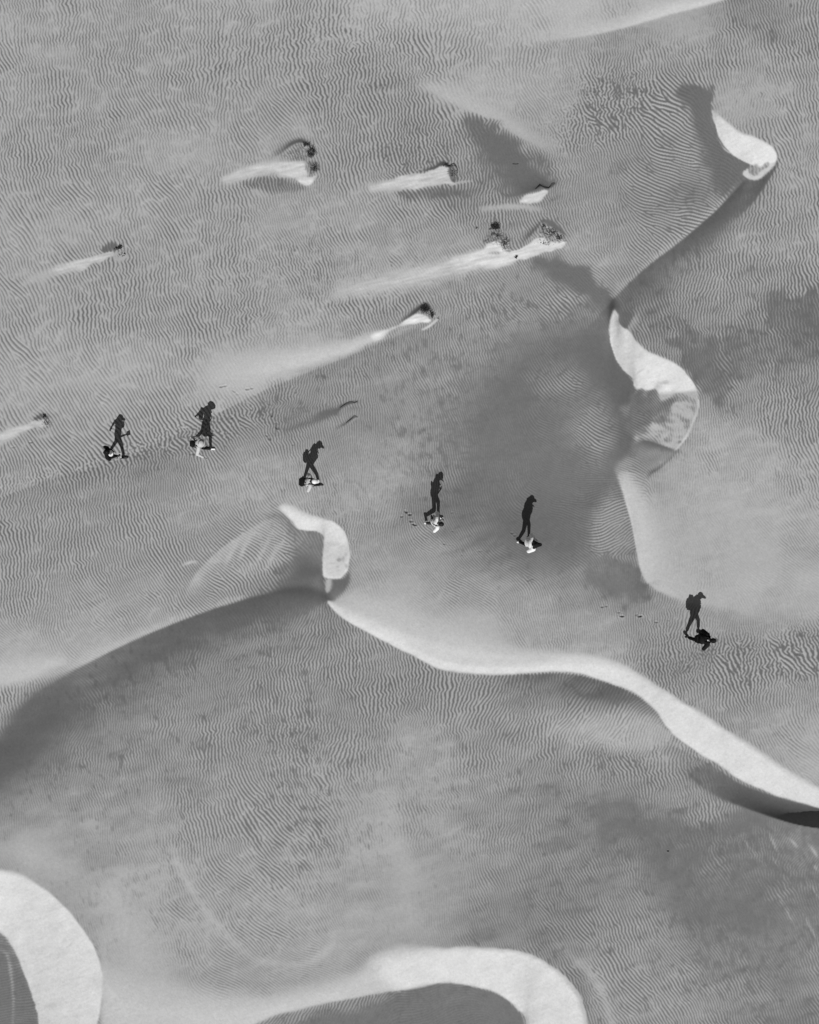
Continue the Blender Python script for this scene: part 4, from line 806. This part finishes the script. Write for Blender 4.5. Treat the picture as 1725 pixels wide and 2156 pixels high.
PEOPLE = [
 dict(at=(247.3,957.9), h=1.62, label='person in black with a black cap holding a tablet, leftmost of the walkers', neck=.03, head=.08, nod=.35,
      knF=(.15,-.09,.50), anF=(.23,-.10,.10), toeF=0, knB=(-.06,.09,.50), anB=(-.24,.11,.13), toeB=-35, elL=(-.18,.24,1.12), wrL=(-.26,.26,.88), elR=(.05,-.24,1.10), wrR=(.30,-.14,1.06),
      top=M_BLACK, legs=M_BLACK, shoes=M_SHOEB, hat=('cap', M_BLACK, M_GREY), hair='bob', sleeve=.6, fat=.98, curl=.8),
 dict(at=(431.8,939.5), h=1.72, label='person in a round pale sun hat with an arm swung out, second from left', neck=.07, head=.19, nod=.35,
      knF=(.18,-.10,.52), anF=(.21,-.11,.09), toeF=0, knB=(-.13,.09,.50), anB=(-.36,.11,.20), toeB=-48, elL=(-.16,.24,1.15), wrL=(-.38,.28,.9), elR=(-.03,-.36,1.18), wrR=(.22,-.50,1.02),
      top=M_PALE, legs=M_DARK, shoes=M_SHOEW, hat=('brim', M_STRAW, M_STRAW), brim=.155, hair='short', sleeve=1.0, skirt=True, curl=.4),
 dict(at=(652.3,1016.5), h=1.74, label='person in a white cap and pale shirt bent forward, third walker from the left', neck=.18, head=.33, nod=.5,
      knF=(.25,-.08,.52), anF=(.35,-.08,.10), toeF=0, knB=(-.10,.09,.50), anB=(-.20,.10,.12), toeB=-30, elL=(.10,.24,1.2), wrL=(.22,.12,1.22), elR=(.08,-.30,1.2), wrR=(.24,-.14,1.22),
      top=M_PALE, legs=M_DARK, shoes=M_SHOEB, hat=('cap', M_WHITE, M_WHITE), peak=.0, hair='bob', sleeve=.75, curl=.8),
 dict(at=(912.3,1096.1), h=1.74, label='bareheaded dark haired person in white kicking one heel up, fourth walker from the left', neck=.13, head=.25, nod=.3, side=-.11,
      knF=(.18,.09,.50), anF=(.19,.10,.09), toeF=0, knB=(.03,-.09,.46), anB=(-.26,-.09,.27), toeB=-75, front=1, elL=(.12,.24,1.20), wrL=(.28,.10,1.26), elR=(.04,-.34,1.18), wrR=(.22,-.20,1.22),
      top=M_WHITE, legs=M_DARK, shoes=M_SHOEW, hair='short', sleeve=.8, curl=.5, loose=.002, fat=.93),
 dict(at=(1107.2,1139.9), h=1.68, label='long haired person in a loose white shirt and black leggings, fifth walker from the left', neck=.12, head=.20, nod=.35, side=-.07,
      knF=(.12,.08,.50), anF=(.12,.09,.09), toeF=0, knB=(-.08,-.08,.49), anB=(-.25,-.02,.13), toeB=-35, front=1, elL=(.08,.22,1.18), wrL=(.22,.10,1.22), elR=(-.01,-.30,1.16), wrR=(.16,-.16,1.22),
      top=M_WHITE, legs=M_BLACK, shoes=M_SHOEW, hair='long', hat=('cap', M_BLACK, M_BLACK), sleeve=.8, loose=.026, curl=.7, fat=1.06),
 dict(at=(1460.6,1336.6), h=1.70, label='person in a black jacket and grey peaked cap, rightmost of the walkers', neck=.12, head=.21, nod=.4,
      knF=(.17,.09,.50), anF=(.18,.10,.10), toeF=0, knB=(-.17,-.09,.52), anB=(-.28,-.06,.17), toeB=-50, front=1, elL=(.04,.26,1.18), wrL=(.18,.12,1.22), elR=(.04,-.34,1.18), wrR=(.18,-.18,1.22),
      top=M_BLACK, legs=M_BLACK, shoes=M_SHOEB, hat=('cap', M_BLACK, M_GREY), peak=.03, hair='short', sleeve=1.0, hem=.62, fat=1.08, loose=.012, curl=.6),
]
HSM = HGT
# smooth copy of the ground for standing on (ripples averaged out)
def box_blur(F, r):
    c = np.cumsum(np.pad(F, ((r+1, r), (0, 0)), mode='edge'), 0); F = (c[2*r+1:]-c[:-2*r-1])/(2*r+1)
    c = np.cumsum(np.pad(F, ((0, 0), (r+1, r)), mode='edge'), 1); return (c[:, 2*r+1:]-c[:, :-2*r-1])/(2*r+1)
HSM = box_blur(HGT.astype(np.float64), 5).astype(np.float32)
JT = [person(s)[1] for s in PEOPLE]
backpack(JT[1], 'black backpack behind the walker in the wide pale hat', M_BLACK, M_BLACK, (.15, .27, .38))
backpack(JT[2], 'large black backpack hanging low behind the walker in the white cap', M_BLACK, M_BLACK, (.14, .36, .32), .60)
backpack(JT[5], 'wide black backpack on the rightmost walker', M_BLACK, M_BLACK, (.19, .34, .46))
# pale scarf on the chest of the first walker, white tag on the collar of the last
J = JT[0]; rt = [o for o in COL.objects if o.name == 'person'][0]; bm = bmesh.new(); c = lerp(J['chest'], J['neck'], .45)+Vector((.13, -.02, .02))
for k in range(10):
    t0_, t1_ = 2*math.pi*k/10, 2*math.pi*(k+1)/10; capsule(bm, c+Vector((math.cos(t0_)*.05, math.sin(t0_)*.075, .02*math.sin(2*t0_))), c+Vector((math.cos(t1_)*.05, math.sin(t1_)*.075, .02*math.sin(2*t1_))), .042, .042, 10)
finish('scarf', bm, M_WHITE, rt, .008, 2)
J = JT[5]; rt = [o for o in COL.objects if o.name == 'person.005'][0]; bm = bmesh.new(); ellipsoid(bm, lerp(J['neck'], J['head'], .35)+Vector((-.085, .0, .02)), (.02, .028, .025)); finish('collar_tag', bm, M_WHITE, rt)
# sling bag of the fourth walker
J = JT[3]; root = bpy.data.objects.new('sling_bag', None); COL.objects.link(root); root.matrix_world = Matrix.Translation(J['base']) @ J['R'].to_4x4()
tag(root, 'small black sling bag with a thin strap across the back of the white shirt', 'bag')
c = J['waist']+Vector((-.105, .13, -.02)); bm = bmesh.new(); ellipsoid(bm, c, (.035, .13, .075), (0, .25, .3)); box(bm, c, (.05, .19, .10), (0, .25, .3)); finish('bag_body', bm, M_BLACK, root, .01, 3)
bm = bmesh.new(); tp = lerp(J['chest'], J['neck'], .66)
pts = [c+Vector((-.02, -.08, .03)), J['chest']+Vector((-.150, -.04, .08)), tp+Vector((-.03, -.10, .10)), tp+Vector((.09, -.09, .03)), J['chest']+Vector((.16, .04, -.06)), J['waist']+Vector((.10, .15, 0)), c+Vector((.03, .10, 0))]
for a, b_ in zip(pts[:-1], pts[1:]): capsule(bm, a, b_, .013, .013, 8)
finish('strap', bm, M_BLACK, root, .007, 1)
# tablet held by the first walker
J = JT[0]; sh, el, wr, s_ = J['arms'][1]; fw = (wr-el).normalized()
root = bpy.data.objects.new('tablet', None); COL.objects.link(root); root.matrix_world = Matrix.Translation(J['base']) @ J['R'].to_4x4()
tag(root, 'white framed tablet held out in front of the leftmost walker', 'tablet')
c = wr+fw*.13+Vector((0, .015, .012)); bm = bmesh.new(); box(bm, c, (.13, .17, .012), (0, -.35, .1), .004); finish('case', bm, M_WHITE, root)
bm = bmesh.new(); box(bm, c+Euler((0, -.35, .1)).to_matrix() @ Vector((0, 0, .0075)), (.095, .13, .002), (0, -.35, .1)); finish('screen', bm, M_GLASS, root)

# ------------------------------------------------------------------ plants half buried in the sand
M_TWIG = mat('dead_twig', .035, .9, .5, 60, .1); M_LEAF = mat('dusty_leaf', .045, .85, .5, 30, .1); M_PTWIG = mat('bleached_twig', .30, .9, .3, 60, .1)
pr_ = np.random.default_rng(21)
def shrub(name, at, r, hh, label, cat='shrub', n=70, leaves=900, stretch=(1, 1), rot=0, pale=0, sparse=False):
    root = bpy.data.objects.new(name, None); COL.objects.link(root); root.empty_display_size = .2
    root.location = plan(*at, -.01); root.rotation_euler = (0, 0, rot); tag(root, label, cat, 'low plants trapping the sand' if cat == 'shrub' else None)
    def twigs(nn, mtl, nm):
        bm = bmesh.new(); tips = []
        for k in range(nn):
            a = pr_.uniform(0, 2*math.pi); e = pr_.uniform(.15, 1.25); L = r*pr_.uniform(.5, 1.15)
            p = Vector((pr_.normal(0, r*.25)*stretch[0], pr_.normal(0, r*.25)*stretch[1], -.02)); d = Vector((math.cos(a)*math.cos(e)*stretch[0], math.sin(a)*math.cos(e)*stretch[1], math.sin(e)*hh/r)).normalized()
            rad = .005+r*.012
            for s_ in range(3):
                q_ = p+d*L/3; capsule(bm, p, q_, rad, rad*.7, 5); rad *= .7; p = q_
                d = (d+Vector(pr_.normal(0, .35, 3))).normalized(); d.z = max(d.z, -.05); tips.append(p.copy())
        ellipsoid(bm, Vector((0, 0, -.05)), (r*1.0*stretch[0], r*1.0*stretch[1], .055), (0, 0, 0), 10)
        finish(nm, bm, mtl, root, sh=False); return tips
    tips = twigs(n, M_TWIG, 'stems')
    if pale: twigs(pale, M_PTWIG, 'bleached_stems')
    if leaves:
        bm = bmesh.new()
        for k in range(leaves):
            t = tips[pr_.integers(len(tips))]; p = t+Vector(pr_.normal(0, r*.10, 3))
            if p.z < 0: p.z = abs(p.z)*.4
            s_ = pr_.uniform(.008, .02)*(1+r); u = Vector(pr_.normal(0, 1, 3)).normalized(); v = u.orthogonal().normalized()
            bm.faces.new([bm.verts.new(p-u*s_), bm.verts.new(p+v*s_*.35), bm.verts.new(p+u*s_), bm.verts.new(p-v*s_*.35)])
        finish('leaves', bm, M_LEAF, root, sh=False)
    return root
shrub('shrub', (655,322), .20, .22, 'largest dark shrub, at the head of the upper left sand mound', pale=50, n=90, leaves=1500)
shrub('shrub', (644,305), .12, .10, 'flat dark shrub on the crest just left of the largest shrub', n=40, leaves=500, stretch=(1.4, .7))
shrub('shrub', (661,356), .12, .07, 'sparse grey shrub at the lower right end of the upper left mound', n=60, leaves=160, pale=20)
shrub('shrub', (1043,478), .17, .24, 'round black shrub topping the middle cluster of mounds', n=90, leaves=2200, stretch=(1.15, .8))
shrub('shrub', (1003.5,479), .06, .10, 'tiny dark shrub left of the round black shrub', n=26, leaves=260)
shrub('shrub', (1087,539), .075, .10, 'small dark shrub standing on the white drift below the round black shrub', n=34, leaves=360, stretch=(.8, 1.3), rot=-.5)
shrub('shrub', (251,521), .13, .16, 'low dark shrub at the head of the small drift near the left edge', n=80, leaves=900, stretch=(1.5, .6), rot=.35, pale=26)
shrub('shrub', (263,533), .05, .05, 'tiny sprig just below the low dark shrub near the left edge', n=16, leaves=80)
shrub('shrub', (895,652), .16, .20, 'spiky black shrub on the tallest white drift in the middle', n=110, leaves=900, stretch=(1.1, .8))
shrub('shrub', (908,664), .10, .07, 'thin trailing shrub right of the spiky black shrub', n=60, leaves=160, pale=16)
shrub('shrub', (922,669), .05, .07, 'small dark sprig at the right tip of the double drift', n=22, leaves=160)
shrub('shrub', (94,877), .07, .12, 'narrow black shrub on the mound at the left edge', n=40, leaves=420, stretch=(.8, 1.2))
shrub('shrub', (98,890), .07, .04, 'sparse sprigs on the sand below the narrow black shrub', n=34, leaves=100)
shrub('shrub', (936,348), .09, .09, 'low shrub strip along the crest of the upper middle drift', n=44, leaves=420, stretch=(1.6, .6), rot=.4)
def root_stick(pts, rad, label):
    bm = bmesh.new(); P_ = [plan(x, y, h) for x, y, h in pts]
    for k, (a, b_) in enumerate(zip(P_[:-1], P_[1:])): capsule(bm, a, b_, rad*(1-.1*k), rad*(1-.1*(k+1)), 8)
    o = finish('dead_root', bm, M_TWIG); tag(o, label, 'root', 'dead roots lying bare on the sand')
root_stick([(940,350,.01),(948,351,.05),(955,348.5,.09),(961,352,.06),(965,358,.0)], .016, 'curved dead root looping over the head of the upper middle drift')
root_stick([(1128,398,.01),(1137,391,.04),(1146,395,.03),(1156,396,.02),(1163,389,.06),(1168,387,.04)], .015, 'jagged dead root along the crest below the grey floor')
root_stick([(1080,345,.01),(1086,346,.02),(1092,345,.01)], .01, 'short straight dead root on the right of the upper middle drift') 
root_stick([(716,858,.0),(728,851,.03),(738,848,.05),(747,849,.03),(753,845,.02)], .008, 'bent dead root on the upper of two small ridges above the third walker')
root_stick([(729,890,.0),(739,883,.03),(746,877,.05),(754,879,.03)], .008, 'bent dead root on the lower of two small ridges above the third walker')
# litter: bits of twig and stem scattered over the trapped mounds, beyond counting
bm = bmesh.new()
for (x, y, sx, sy, num) in [(1162,490,14,9,150),(1178,500,9,6,80),(1145,476,6,5,50),(1062,512,9,11,110),(1045,494,9,6,60),(662,352,7,9,60),(908,660,8,8,60),(98,890,8,6,36),(955,364,8,7,40),(1150,512,16,5,50),(258,536,10,5,24)]:
    for k in range(num):
        p = plan(x+pr_.normal(0, sx*.5), y+pr_.normal(0, sy*.5), pr_.uniform(0, .02)); a = pr_.uniform(0, math.pi); L = pr_.uniform(.015, .06)
        d = Vector((math.cos(a), math.sin(a), pr_.uniform(-.1, .8))).normalized(); capsule(bm, p, p+d*L, pr_.uniform(.003, .008), .003, 5)
lit = finish('plant_litter', bm, M_TWIG, sh=False); tag(lit, 'scattered dead twigs and stem bits on the sand mounds', 'twigs', kind='stuff')
print('done', round(time.time()-t0, 1))
